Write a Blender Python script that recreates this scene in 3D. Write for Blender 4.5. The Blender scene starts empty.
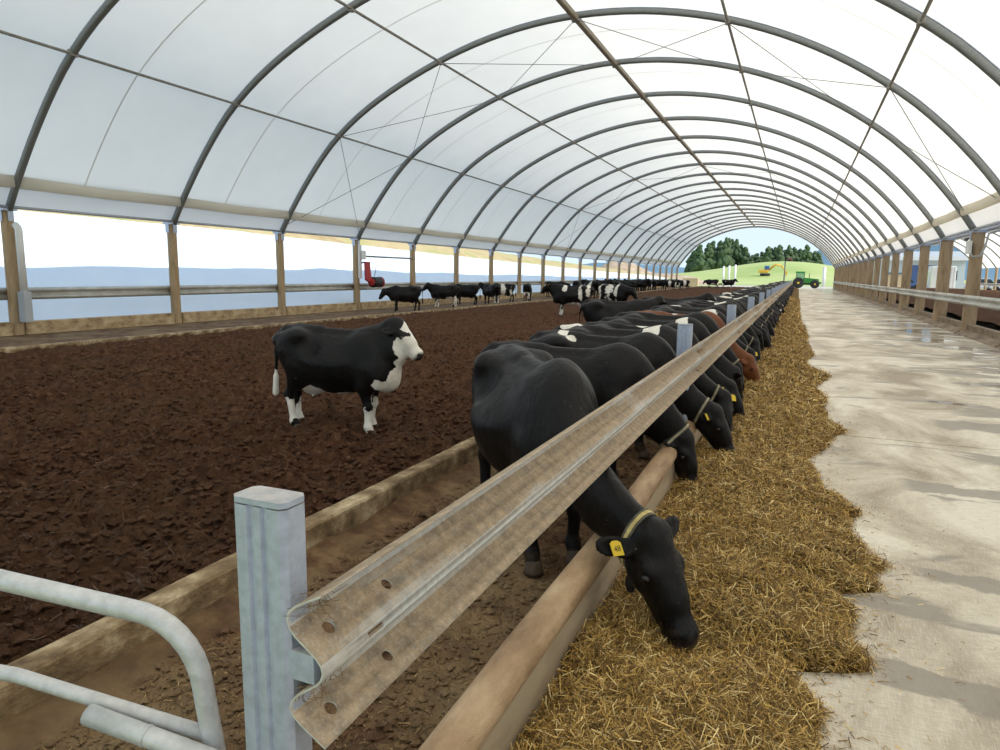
import bpy, bmesh, math, random
import numpy as np
from mathutils import Vector, Matrix

scene = bpy.context.scene
COL = scene.collection
R = math.radians
rng = np.random.default_rng(7)
random.seed(7)

# ---------------------------------------------------------------- camera, world, sun, exposure
CAM_H = 1.75
yaw, pit, rol = R(23.369), R(8.4127), R(.611)
Fv = Vector((-math.sin(yaw) * math.cos(pit), math.cos(yaw) * math.cos(pit), -math.sin(pit)))
Rv = Vector((math.cos(yaw), math.sin(yaw), 0)); Uv = Rv.cross(Fv)
cx = math.cos(rol) * Rv + math.sin(rol) * Uv
cy = math.cos(rol) * Uv - math.sin(rol) * Rv
cam = bpy.data.objects.new('camera', bpy.data.cameras.new('camera')); COL.objects.link(cam)
cam.matrix_world = Matrix.Translation((0, 0, CAM_H)) @ Matrix((cx, cy, -Fv)).transposed().to_4x4()
cam.data.sensor_width = 36; cam.data.lens = 681.24 / 1000 * 36; cam.data.clip_end = 3000; cam.data.clip_start = .05
scene.camera = cam
scene.view_settings.view_transform = 'Standard'; scene.view_settings.look = 'None'
scene.view_settings.gamma = 1; scene.view_settings.use_curve_mapping = False
scene.view_settings.exposure = 0.32

SUN_E, SUN_AZ = R(40), R(-8)                      # the sun stands to the right of the barn
world = bpy.data.worlds.new('world'); scene.world = world; world.use_nodes = True
wn = world.node_tree; bg = wn.nodes['Background']
wt = wn.nodes.new('ShaderNodeTexCoord'); wz = wn.nodes.new('ShaderNodeSeparateXYZ'); wn.links.new(wt.outputs['Generated'], wz.inputs[0])
sky = wn.nodes.new('ShaderNodeValToRGB'); e = sky.color_ramp.elements           # clear pale sky: lighter towards the horizon all round
for p_, c_ in ((.0, (.68, .83, .92)), (.12, (.58, .77, .92)), (.40, (.50, .66, .87)), (1., (.42, .57, .80))):
    q = e[0] if p_ == 0 else e[1] if p_ == 1 else e.new(p_)
    q.position = p_; q.color = (*c_, 1)
wn.links.new(wz.outputs[2], sky.inputs[0]); wn.links.new(sky.outputs[0], bg.inputs[0]); bg.inputs[1].default_value = .95
sun = bpy.data.objects.new('sun', bpy.data.lights.new('sun', 'SUN')); COL.objects.link(sun)
sun.data.energy = 3.8; sun.data.angle = R(.6); sun.data.color = (1, .95, .86)
sd = Vector((math.cos(SUN_E) * math.cos(SUN_AZ), math.cos(SUN_E) * math.sin(SUN_AZ), math.sin(SUN_E)))
sun.rotation_euler = sd.to_track_quat('Z', 'Y').to_euler(); sun.location = (60, -10, 60)

# ---------------------------------------------------------------- helpers
def link(o, parent=None):
    COL.objects.link(o)
    if parent is not None: o.parent = parent
    return o
def tag(o, label=None, cat=None, group=None, kind=None):
    if label: o['label'] = label
    if cat: o['category'] = cat
    if group: o['group'] = group
    if kind: o['kind'] = kind
    return o
def empty(name, loc=(0, 0, 0), rz=0, parent=None):
    o = bpy.data.objects.new(name, None); o.empty_display_size = .2
    link(o, parent); o.location = loc; o.rotation_euler = (0, 0, rz)
    return o
def copy_tree(o, parent=None):
    c = o.copy(); link(c)
    if parent is not None: c.parent = parent
    for ch in o.children: copy_tree(ch, c)
    return c
class MB:
    """collects shapes and links them as one mesh object"""
    def __init__(self): self.v, self.f, self.s = [], [], []
    def add(self, vs, fs, smooth=False):
        b = len(self.v); self.v += [tuple(map(float, p)) for p in vs]
        self.f += [tuple(b + i for i in q) for q in fs]; self.s += [smooth] * len(fs)
        return self
    def box(self, lo, hi, bev=0.):
        x0, y0, z0 = lo; x1, y1, z1 = hi
        if bev <= 0:
            vs = [(x, y, z) for z in (z0, z1) for x, y in ((x0, y0), (x1, y0), (x1, y1), (x0, y1))]
            return self.add(vs, [(3, 2, 1, 0), (4, 5, 6, 7), (0, 1, 5, 4), (1, 2, 6, 5), (2, 3, 7, 6), (3, 0, 4, 7)])
        b = bev; vs, fs = [], []
        ring = lambda e, z: [(x0 + e, y0 + e * 0 + b, z), (x0 + b, y0 + e, z), (x1 - b, y0 + e, z), (x1 - e, y0 + b, z), (x1 - e, y1 - b, z), (x1 - b, y1 - e, z), (x0 + b, y1 - e, z), (x0 + e, y1 - b, z)]
        for e, z in ((b, z0), (0, z0 + b), (0, z1 - b), (b, z1)): vs += ring(e, z)
        for k in range(3):
            for i in range(8): j = (i + 1) % 8; fs.append((k*8+i, k*8+j, k*8+8+j, k*8+8+i))
        fs += [tuple(range(7, -1, -1)), tuple(range(24, 32))]
        return self.add(vs, fs)
    def hexa(self, p):                               # 8 points: lower ring, upper ring
        return self.add(p, [(3, 2, 1, 0), (4, 5, 6, 7), (0, 1, 5, 4), (1, 2, 6, 5), (2, 3, 7, 6), (3, 0, 4, 7)])
    def tube(self, pts, r, n=10, caps=True, closed=False, squash=1.):
        pts = [Vector(p) for p in pts]; m = len(pts); rr = list(r) if hasattr(r, '__len__') else [r] * m
        vs, fs = [], []
        up = None
        for i, p in enumerate(pts):
            t = ((pts[(i + 1) % m] if closed or i < m - 1 else p) - (pts[i - 1] if closed or i > 0 else p)).normalized()
            if up is None:
                up = Vector((0, 0, 1)) if abs(t.z) < .9 else Vector((1, 0, 0))
            a = (up - t * up.dot(t)).normalized(); up = a; b = t.cross(a)
            for k in range(n):
                an = 2 * math.pi * k / n
                vs.append(p + (a * math.cos(an) * squash + b * math.sin(an)) * rr[i])
        for i in range(m if closed else m - 1):
            j = (i + 1) % m
            for k in range(n):
                l = (k + 1) % n
                fs.append((i*n+k, i*n+l, j*n+l, j*n+k))
        if caps and not closed: fs += [tuple(range(n - 1, -1, -1)), tuple(range((m - 1) * n, m * n))]
        return self.add(vs, fs, True)
    def lathe(self, prof, c, axis='z', n=20):        # prof: (radius, height)
        vs, fs = [], []
        for r, h in prof:
            for k in range(n):
                a = 2 * math.pi * k / n; p = (r * math.cos(a), r * math.sin(a), h)
                if axis == 'y': p = (p[0], p[2], p[1])
                if axis == 'x': p = (p[2], p[0], p[1])
                vs.append((c[0] + p[0], c[1] + p[1], c[2] + p[2]))
        for i in range(len(prof) - 1):
            for k in range(n):
                l = (k + 1) % n; fs.append((i*n+k, i*n+l, (i+1)*n+l, (i+1)*n+k))
        fs += [tuple(range(n - 1, -1, -1)), tuple(range((len(prof) - 1) * n, len(prof) * n))]
        return self.add(vs, fs, True)
    def ball(self, c, r, n=10, m=7):
        r = r if hasattr(r, '__len__') else (r, r, r)
        vs = [(c[0], c[1], c[2] - r[2])]; fs = []
        for i in range(1, m):
            t = math.pi * i / m - math.pi / 2
            for k in range(n):
                a = 2 * math.pi * k / n; vs.append((c[0] + r[0]*math.cos(t)*math.cos(a), c[1] + r[1]*math.cos(t)*math.sin(a), c[2] + r[2]*math.sin(t)))
        vs.append((c[0], c[1], c[2] + r[2])); top = len(vs) - 1
        for k in range(n):
            l = (k + 1) % n; fs.append((0, 1 + l, 1 + k)); fs.append((top, 1 + (m-2)*n + k, 1 + (m-2)*n + l))
            for i in range(m - 2): fs.append((1+i*n+k, 1+i*n+l, 1+(i+1)*n+l, 1+(i+1)*n+k))
        return self.add(vs, fs, True)
    def extrude(self, prof, origin, ux, uy, uz, L, smooth=False, closed=True):
        """2-D outline prof in the ux, uy plane pushed L along uz"""
        o, ux, uy, uz = map(Vector, (origin, ux, uy, uz)); n = len(prof)
        vs = [o + ux * a + uy * b + uz * h for h in (0, L) for a, b in prof]
        fs = [(i, (i + 1) % n, n + (i + 1) % n, n + i) for i in range(n)]
        if closed: fs += [tuple(range(n - 1, -1, -1)), tuple(range(n, 2 * n))]
        return self.add(vs, fs, smooth)
    def mesh(self, name, mats):
        me = bpy.data.meshes.new(name); me.from_pydata(self.v, [], self.f)
        me.polygons.foreach_set('use_smooth', self.s)
        for m in (mats if isinstance(mats, (list, tuple)) else [mats]): me.materials.append(m)
        bm = bmesh.new(); bm.from_mesh(me); bmesh.ops.recalc_face_normals(bm, faces=bm.faces); bm.to_mesh(me); bm.free()
        return me
    def build(self, name, mats, parent=None, loc=None, kind=None):
        o = link(bpy.data.objects.new(name, self.mesh(name, mats)), parent)
        if loc is not None: o.location = loc
        if kind: o['kind'] = kind
        return o
def inst(name, me, parent=None, loc=(0, 0, 0), rz=0, scale=None):
    o = link(bpy.data.objects.new(name, me), parent); o.location = loc; o.rotation_euler = (0, 0, rz)
    if scale is not None: o.scale = scale
    return o
def np_mesh(name, V, Q, mats, smooth=True, n=4):
    me = bpy.data.meshes.new(name); V = np.asarray(V, np.float32); Q = np.asarray(Q, np.int32)
    me.vertices.add(len(V)); me.vertices.foreach_set('co', V.ravel())
    me.loops.add(Q.size); me.loops.foreach_set('vertex_index', Q.ravel())
    me.polygons.add(len(Q)); me.polygons.foreach_set('loop_start', np.arange(0, Q.size, n, dtype=np.int32))
    me.polygons.foreach_set('use_smooth', np.full(len(Q), smooth))
    for m in (mats if isinstance(mats, (list, tuple)) else [mats]): me.materials.append(m)
    me.update(calc_edges=True)
    return me
def grid_mesh(name, X, Y, Z, mats):
    ny, nx = X.shape
    i = np.arange(ny * nx).reshape(ny, nx)
    Q = np.stack([i[:-1, :-1], i[:-1, 1:], i[1:, 1:], i[1:, :-1]], -1).reshape(-1, 4)
    return np_mesh(name, np.stack([X, Y, Z], -1).reshape(-1, 3), Q, mats)
def hash2(ix, iy, seed):
    h = (ix.astype(np.int64) * 374761393 + iy.astype(np.int64) * 668265263 + seed * 974711) & 0x7fffffff
    h = ((h ^ (h >> 13)) * 1274126177) & 0x7fffffff
    return ((h ^ (h >> 16)) & 0xffff) / 65535.
def vnoise(x, y, seed=0):
    ix, iy = np.floor(x), np.floor(y); fx, fy = x - ix, y - iy
    fx = fx * fx * (3 - 2 * fx); fy = fy * fy * (3 - 2 * fy)
    a, b, c, d = hash2(ix, iy, seed), hash2(ix + 1, iy, seed), hash2(ix, iy + 1, seed), hash2(ix + 1, iy + 1, seed)
    return (a * (1 - fx) + b * fx) * (1 - fy) + (c * (1 - fx) + d * fx) * fy
def fbm(x, y, oct=4, seed=0, gain=.5):
    s, a, t = 0, 1, 0
    for o in range(oct):
        s = s + a * (vnoise(x * 2 ** o + 7.3 * o, y * 2 ** o - 3.1 * o, seed + o) - .5); t += a; a *= gain
    return s / t * 2

# ---------------------------------------------------------------- materials
def mat(name, col=(.5, .5, .5), rough=.6, metal=0., spec=.5):
    m = bpy.data.materials.new(name); m.use_nodes = True
    p = m.node_tree.nodes['Principled BSDF']
    p.inputs['Base Color'].default_value = (*col, 1); p.inputs['Roughness'].default_value = rough
    p.inputs['Metallic'].default_value = metal; p.inputs['Specular IOR Level'].default_value = spec
    return m
class NT:
    """small node helper"""
    def __init__(self, m): self.m = m; self.t = m.node_tree; self.p = self.t.nodes['Principled BSDF']
    def n(self, typ, **kw):
        x = self.t.nodes.new(typ)
        for k, v in kw.items():
            if k in x.inputs.keys(): x.inputs[k].default_value = v
            else: setattr(x, k, v)
        return x
    def l(self, a, b): self.t.links.new(a, b)
    def co(self, kind='Object', scale=None):
        t = self.n('ShaderNodeTexCoord').outputs[kind] if kind != 'World' else self.n('ShaderNodeNewGeometry').outputs['Position']
        if scale is None: return t
        mp = self.n('ShaderNodeMapping'); mp.inputs['Scale'].default_value = scale; self.l(t, mp.inputs[0]); return mp.outputs[0]
    def noise(self, co, scale, detail=4, rough=.55, dist=0.):
        x = self.n('ShaderNodeTexNoise', Scale=scale, Detail=detail, Roughness=rough, Distortion=dist); self.l(co, x.inputs['Vector']); return x.outputs['Fac']
    def ramp(self, fac, stops, interp='LINEAR'):
        x = self.n('ShaderNodeValToRGB'); x.color_ramp.interpolation = interp; e = x.color_ramp.elements
        while len(e) < len(stops): e.new(.5)
        for q, (p, c) in zip(e, stops):
            q.position = p; q.color = (*c, 1) if hasattr(c, '__len__') else (c, c, c, 1)
        self.l(fac, x.inputs[0]); return x.outputs[0]
    def mix(self, fac, a, b, mode='MIX'):
        x = self.n('ShaderNodeMix', data_type='RGBA', blend_type=mode)
        for v, s in ((fac, x.inputs[0]), (a, x.inputs[6]), (b, x.inputs[7])):
            if hasattr(v, 'node'): self.l(v, s)
            elif hasattr(v, '__len__'): s.default_value = (*v, 1)
            else: s.default_value = v
        return x.outputs[2]
    def math(self, op, a, b=0., c=0.):
        x = self.n('ShaderNodeMath', operation=op)
        for v, s in zip((a, b, c), x.inputs):
            if hasattr(v, 'node'): self.l(v, s)
            else: s.default_value = v
        return x.outputs[0]
    def bump(self, h, strength=.4, dist=.01):
        x = self.n('ShaderNodeBump', Strength=strength, Distance=dist); self.l(h, x.inputs['Height']); self.l(x.outputs[0], self.p.inputs['Normal'])
    def color(self, c): self.l(c, self.p.inputs['Base Color'])
    def rough(self, c): self.l(c, self.p.inputs['Roughness'])

def mottled(name, c1, c2, scale=6, rough=.8, bump=.3, bdist=.01, metal=0., detail=5, stretch=(1, 1, 1), c3=None, sp=.4):
    m = mat(name, c1, rough, metal, sp); k = NT(m); co = k.co('Object', stretch)
    f = k.noise(co, scale, detail, .6)
    stops = [(.3, c1), (.7, c2)] if c3 is None else [(.28, c1), (.5, c2), (.72, c3)]
    k.color(k.ramp(f, stops))
    if bump: k.bump(k.noise(co, scale * 6, 4, .65), bump, bdist)
    return m

M = {}
# galvanised steel with dust that settles on upward faces
def galv(name, dust=.5, tone=(.50, .53, .56), dustc=(.44, .33, .19), metal=.55):
    m = mat(name, tone, .42, metal); k = NT(m); co = k.co('Object')
    sp = k.noise(co, 35, 3, .6)
    base = k.mix(k.ramp(sp, [(.35, 0.), (.65, 1.)]), tone, tuple(min(1, v * 1.25) for v in tone))
    g = k.n('ShaderNodeNewGeometry'); sx = k.n('ShaderNodeSeparateXYZ'); k.l(g.outputs['True Normal'], sx.inputs[0])
    up = k.math('MULTIPLY_ADD', sx.outputs[2], 1.1, .12)
    patch = k.noise(k.co('Object', (1, .35, 1)), 2.6, 6, .62)
    d = k.ramp(k.math('MULTIPLY', up, k.math('MULTIPLY_ADD', patch, 2.3, -.38)), [(.16, 0.), (.58, 1.)])
    d = k.math('MULTIPLY', d, k.math('MULTIPLY', k.ramp(k.noise(co, 130, 3, .7), [(.34, .72), (.50, 1.)]), dust))
    k.color(k.mix(d, base, k.mix(k.ramp(k.noise(co, 22, 6, .7), [(.36, 0.), (.64, 1.)]), tuple(v * .72 for v in dustc), tuple(v * 1.45 for v in dustc))))
    k.l(k.math('MULTIPLY_ADD', d, -metal, metal), k.p.inputs['Metallic'])
    k.rough(k.math('MULTIPLY_ADD', d, .45, .40))
    k.bump(k.noise(co, 140, 3, .6), .12, .004)
    return m
M['rail'] = galv('dusty_guardrail', .92, (.56, .57, .56), (.335, .235, .135), .3)
M['galv'] = galv('galvanised_post', .5, (.38, .43, .53), (.42, .34, .22), .3)  # the tone includes the blue of reflected sky
M['gate'] = galv('galvanised_gate', .25, (.50, .52, .54), (.50, .44, .34), .35)
M['arch'] = galv('galvanised_arch', .0, (.19, .20, .20), (.3, .3, .3), .25)
M['purlin'] = mottled('purlin_steel', (.22, .21, .19), (.34, .32, .29), 5, .55, 0)
M['ridge'] = mottled('ridge_beam', (.24, .20, .15), (.34, .29, .22), 5, .6, 0)
M['wallrail'] = mottled('wall_guardrail', (.42, .40, .35), (.60, .60, .56), 3, .5, .05, .004, .25)
M['wood'] = mottled('post_timber', (.24, .155, .08), (.46, .33, .19), 7, .85, .5, .01, 0, 6, (1, 1, .12), (.30, .22, .14))
M['woodr'] = mottled('weathered_post_timber', (.17, .115, .065), (.40, .29, .18), 7, .85, .6, .012, 0, 6, (1, 1, .15), (.36, .28, .19))
M['pole'] = mottled('rubbed_pole_timber', (.17, .10, .05), (.36, .235, .13), 7, .6, .8, .010, 0, 10, (1, .35, 1), (.54, .39, .24))
M['nib'] = mottled('nib_board', (.22, .16, .10), (.42, .33, .22), 5, .8, .3, .006, 0, 6, (1, .2, 1), (.42, .34, .24))
M['kerb'] = mottled('soiled_concrete', (.075, .045, .022), (.26, .18, .095), 7, .9, .9, .015, 0, 10, (1, .7, 1), (.62, .50, .32))
M['wallkerb'] = mottled('stained_kerb_concrete', (.17, .115, .06), (.44, .32, .18), 6, .9, .4, .02, 0, 9, (1, .6, 1), (.60, .48, .31))
M['kerbr'] = mottled('damp_kerb_board', (.10, .07, .045), (.24, .18, .12), 5, .7, .4, .015, 0, 8, (1, .4, 1), (.38, .28, .20))
M['cable'] = mat('steel_cable', (.16, .16, .16), .5)
M['black'] = mat('black_rubber', (.012, .012, .013), .55)
M['yellow'] = mat('yellow_tag', (.72, .50, .02), .45)
M['eye'] = mat('cow_eye', (.006, .004, .003), .08)
M['hoof'] = mottled('hoof', (.03, .02, .014), (.10, .065, .04), 20, .7, .2)
M['red'] = mat('red_paint', (.42, .02, .02), .4)
M['white'] = mat('white_plastic', (.78, .78, .76), .4)
M['grey'] = mat('grey_plastic', (.42, .44, .46), .5)
M['strap'] = mottled('dusty_strap', (.05, .045, .035), (.16, .14, .10), 30, .8, .2)
M['cream'] = mat('cream_band', (.62, .54, .34), .7)
M['steel'] = mat('bright_buckle', (.6, .6, .58), .3, .9)

def fabric(name, tint, transl, refl):
    m = bpy.data.materials.new(name); m.use_nodes = True; t = m.node_tree; t.nodes.remove(t.nodes['Principled BSDF'])
    out = t.nodes['Material Output']
    tc = t.nodes.new('ShaderNodeTexCoord'); nz = t.nodes.new('ShaderNodeTexNoise'); nz.inputs['Scale'].default_value = .7; nz.inputs['Detail'].default_value = 6
    t.links.new(tc.outputs['Object'], nz.inputs['Vector'])
    rp = t.nodes.new('ShaderNodeValToRGB'); rp.color_ramp.elements[0].position = .3; rp.color_ramp.elements[1].position = .7
    rp.color_ramp.elements[0].color = (*[v * .95 for v in tint], 1); rp.color_ramp.elements[1].color = (*tint, 1)
    t.links.new(nz.outputs[0], rp.inputs[0])
    a = t.nodes.new('ShaderNodeBsdfTranslucent'); b = t.nodes.new('ShaderNodeBsdfDiffuse'); s = t.nodes.new('ShaderNodeMixShader')
    t.links.new(rp.outputs[0], a.inputs[0]); t.links.new(rp.outputs[0], b.inputs[0]); s.inputs[0].default_value = refl / (transl + refl)
    t.links.new(a.outputs[0], s.inputs[1]); t.links.new(b.outputs[0], s.inputs[2]); t.links.new(s.outputs[0], out.inputs[0])
    return m
M['fabric'] = fabric('roof_fabric', (.93, .885, .80), .66, .34)
M['seam'] = fabric('roof_fabric_seam', (.72, .70, .65), .5, .5)
M['skirt'] = fabric('skirt_fabric', (.86, .85, .82), .4, .6)
M['roll'] = fabric('skirt_roll_fabric', (.88, .84, .75), .55, .45)

# concrete of the lane: brushed grain, pale screed, damp patches
m = mat('lane_concrete', (.5, .46, .4), .7); k = NT(m); co = k.co('World')
big = k.noise(k.co('World', (1, .6, 1)), .9, 6, .62, .6)
c = k.ramp(big, [(.36, (.36, .295, .215)), (.48, (.62, .545, .43)), (.60, (.84, .77, .64))])
br = k.noise(k.co('World', (5, 60, 1)), 3, 4, .6)                      # broom marks across the lane
br2 = k.noise(k.co('World', (55, 4.0, 1)), 3, 4, .6)                     # scraper marks along it
c = k.mix(k.math('MULTIPLY', k.ramp(br, [(.42, 0.), (.62, 1.)]), .40), c, (.27, .21, .145))
c = k.mix(k.math('MULTIPLY', k.ramp(br2, [(.50, 0.), (.66, 1.)]), .35), c, (.82, .77, .66))
sm = k.noise(co, 30, 4, .6)
c = k.mix(k.math('MULTIPLY', k.ramp(sm, [(.60, 0.), (.75, 1.)]), .25), c, (.16, .12, .08))
wet = k.noise(k.co('World', (.55, 1.3, 1)), .8, 5, .55, 1.2)
sx = k.n('ShaderNodeSeparateXYZ'); k.l(co, sx.inputs[0])
side = k.math('MULTIPLY', k.ramp(k.math('MULTIPLY', sx.outputs[0], .2), [(.3, 0.), (.72, 1.)]), .165)   # the gutter by the right wall stays damp
wm = k.ramp(k.math('ADD', wet, side), [(.60, 0.), (.635, 1.)])
for x0_, y0_, s_, hw, x1_ in ((.38, 3.36, -.30, .13, 2.2), (.72, 4.58, -.10, .10, 2.4), (.9, 6.6, -.12, .16, 3.6), (1.6, 9.6, .04, .30, 4.6)):   # slurry left in low spots across the lane
    dy = k.math('ABSOLUTE', k.math('SUBTRACT', sx.outputs[1], k.math('MULTIPLY_ADD', sx.outputs[0], s_, y0_ - s_ * x0_)))
    ed = k.math('MULTIPLY_ADD', k.noise(k.co('World', (1, 1.6, 1)), 2.4, 5, .6), hw * 3.2, -hw * 1.6)
    b1 = k.ramp(k.math('ADD', k.math('DIVIDE', k.math('ADD', dy, ed), hw * 2), .0), [(.42, 1.), (.52, 0.)])
    b2 = k.math('MULTIPLY', k.ramp(k.math('SUBTRACT', sx.outputs[0], x0_), [(.0, 0.), (.12, 1.)]), k.ramp(k.math('DIVIDE', k.math('SUBTRACT', x1_, sx.outputs[0]), 2.), [(.0, 0.), (.5, 1.)]))
    wm = k.math('MAXIMUM', wm, k.math('MULTIPLY', b1, b2))
c = k.mix(k.math('MULTIPLY', wm, .78), c, (.26, .225, .185))
pud = k.ramp(k.math('ADD', wet, side), [(.69, 0.), (.705, 1.)])
k.color(c)
k.rough(k.math('MULTIPLY_ADD', pud, -.50, k.math('MULTIPLY_ADD', wm, -.22, .80)))
hh = k.math('MULTIPLY', k.math('ADD', br, k.math('MULTIPLY', br2, .6)), k.math('SUBTRACT', 1., pud))
k.bump(hh, .35, .008); M['lane'] = m

# compost
m = mat('compost', (.04, .02, .012), .95, 0, .15); k = NT(m); co = k.co('World')
a = k.noise(co, 9, 8, .68); b_ = k.noise(co, .6, 4, .5)
c = k.ramp(a, [(.30, (.026, .0115, .006)), (.5, (.098, .043, .022)), (.68, (.19, .098, .054))])
c = k.mix(k.ramp(b_, [(.42, 0.), (.62, .5)]), c, (.11, .060, .032))
fl = k.noise(k.co('World', (1, 1, 1)), 85, 3, .7)
c = k.mix(k.math('MULTIPLY', k.ramp(fl, [(.64, 0.), (.72, 1.)]), .55), c, (.24, .15, .085))
k.color(c); k.bump(k.noise(co, 30, 8, .75), 1, .05); M['compost'] = m
# trodden dung and dirt on the cow alley
m = mat('alley_dirt', (.09, .055, .03), .85, 0, .3); k = NT(m); co = k.co('World')
a = k.noise(co, 5, 8, .66)
c = k.ramp(a, [(.30, (.045, .020, .009)), (.5, (.125, .064, .029)), (.70, (.25, .150, .072))])
b_ = k.noise(co, 1.1, 5, .6)
c = k.mix(k.ramp(b_, [(.45, 0.), (.66, .75)]), c, (.26, .185, .095))
k.color(c); k.bump(k.noise(co, 30, 8, .7), .8, .02); M['alley'] = m
# feed
m = mat('feed_mass', (.2, .12, .04), .9, 0, .2); k = NT(m); co = k.co('World')
a = k.noise(co, 22, 7, .7)
k.color(k.ramp(a, [(.30, (.035, .018, .005)), (.5, (.13, .073, .018)), (.70, (.34, .20, .055))])); k.bump(k.noise(co, 60, 6, .7), 1, .03); M['feed'] = m
m = mat('feed_straw', (.5, .35, .12), .6, 0, .3); k = NT(m)
at = k.n('ShaderNodeAttribute', attribute_name='tone'); k.color(at.outputs['Color']); M['straw'] = m

# cow coats: a per-vertex field says where the white lies, noise frays its border
def coat(name, dark, white=(.78, .74, .66), warm=(.03, .02, .015)):
    m = mat(name, dark, .5, 0, .20); k = NT(m); co = k.co('Object')
    at = k.n('ShaderNodeAttribute', attribute_name='white')
    nz = k.noise(co, 14, 4, .6); nl = k.noise(co, 5.5, 5, .6)
    f = k.ramp(k.math('ADD', at.outputs['Fac'], k.math('MULTIPLY_ADD', nl, 1.0, -.5)), [(.485, 0.), (.515, 1.)])
    d = k.mix(k.ramp(k.noise(co, 3, 5, .6), [(.45, 0.), (.75, .55)]), dark, warm)
    fleck = k.ramp(k.noise(co, 70, 2, .5), [(.735, 0.), (.77, .5)])
    d = k.mix(fleck, d, (.30, .25, .19))
    w = k.mix(k.ramp(k.noise(co, 5, 5, .6), [(.5, 0.), (.8, .6)]), white, (.45, .36, .25))
    mz = k.n('ShaderNodeAttribute', attribute_name='muzzle')
    c = k.mix(f, d, w); c = k.mix(k.ramp(mz.outputs['Fac'], [(.4, 0.), (.6, 1.)]), c, (.035, .027, .027))
    di = k.n('ShaderNodeAttribute', attribute_name='soil')                  # dung on the lower legs
    c = k.mix(k.math('MULTIPLY', k.ramp(k.math('ADD', di.outputs['Fac'], k.math('MULTIPLY_ADD', nz, .6, -.3)), [(.4, 0.), (.7, 1.)]), .8), c, (.10, .062, .035))
    k.color(c); k.rough(k.math('MULTIPLY_ADD', mz.outputs['Fac'], -.25, .46))
    k.bump(k.math('ADD', k.math('MULTIPLY', k.noise(co, 120, 3, .6), .06), k.noise(k.co('Object', (1, 1.6, .7)), 9, 3, .5)), .30, .05)
    return m
M['coat'] = coat('black_coat', (.0045, .004, .0042), warm=(.011, .0075, .006))
M['coatbrown'] = coat('red_brown_coat', (.15, .05, .018), warm=(.22, .08, .03))
# ---------------------------------------------------------------- cattle: one smooth-union surface per pose
def v3(*a): return np.array(a, float)
def unit(a): a = np.asarray(a, float); return a / np.linalg.norm(a)

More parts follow.
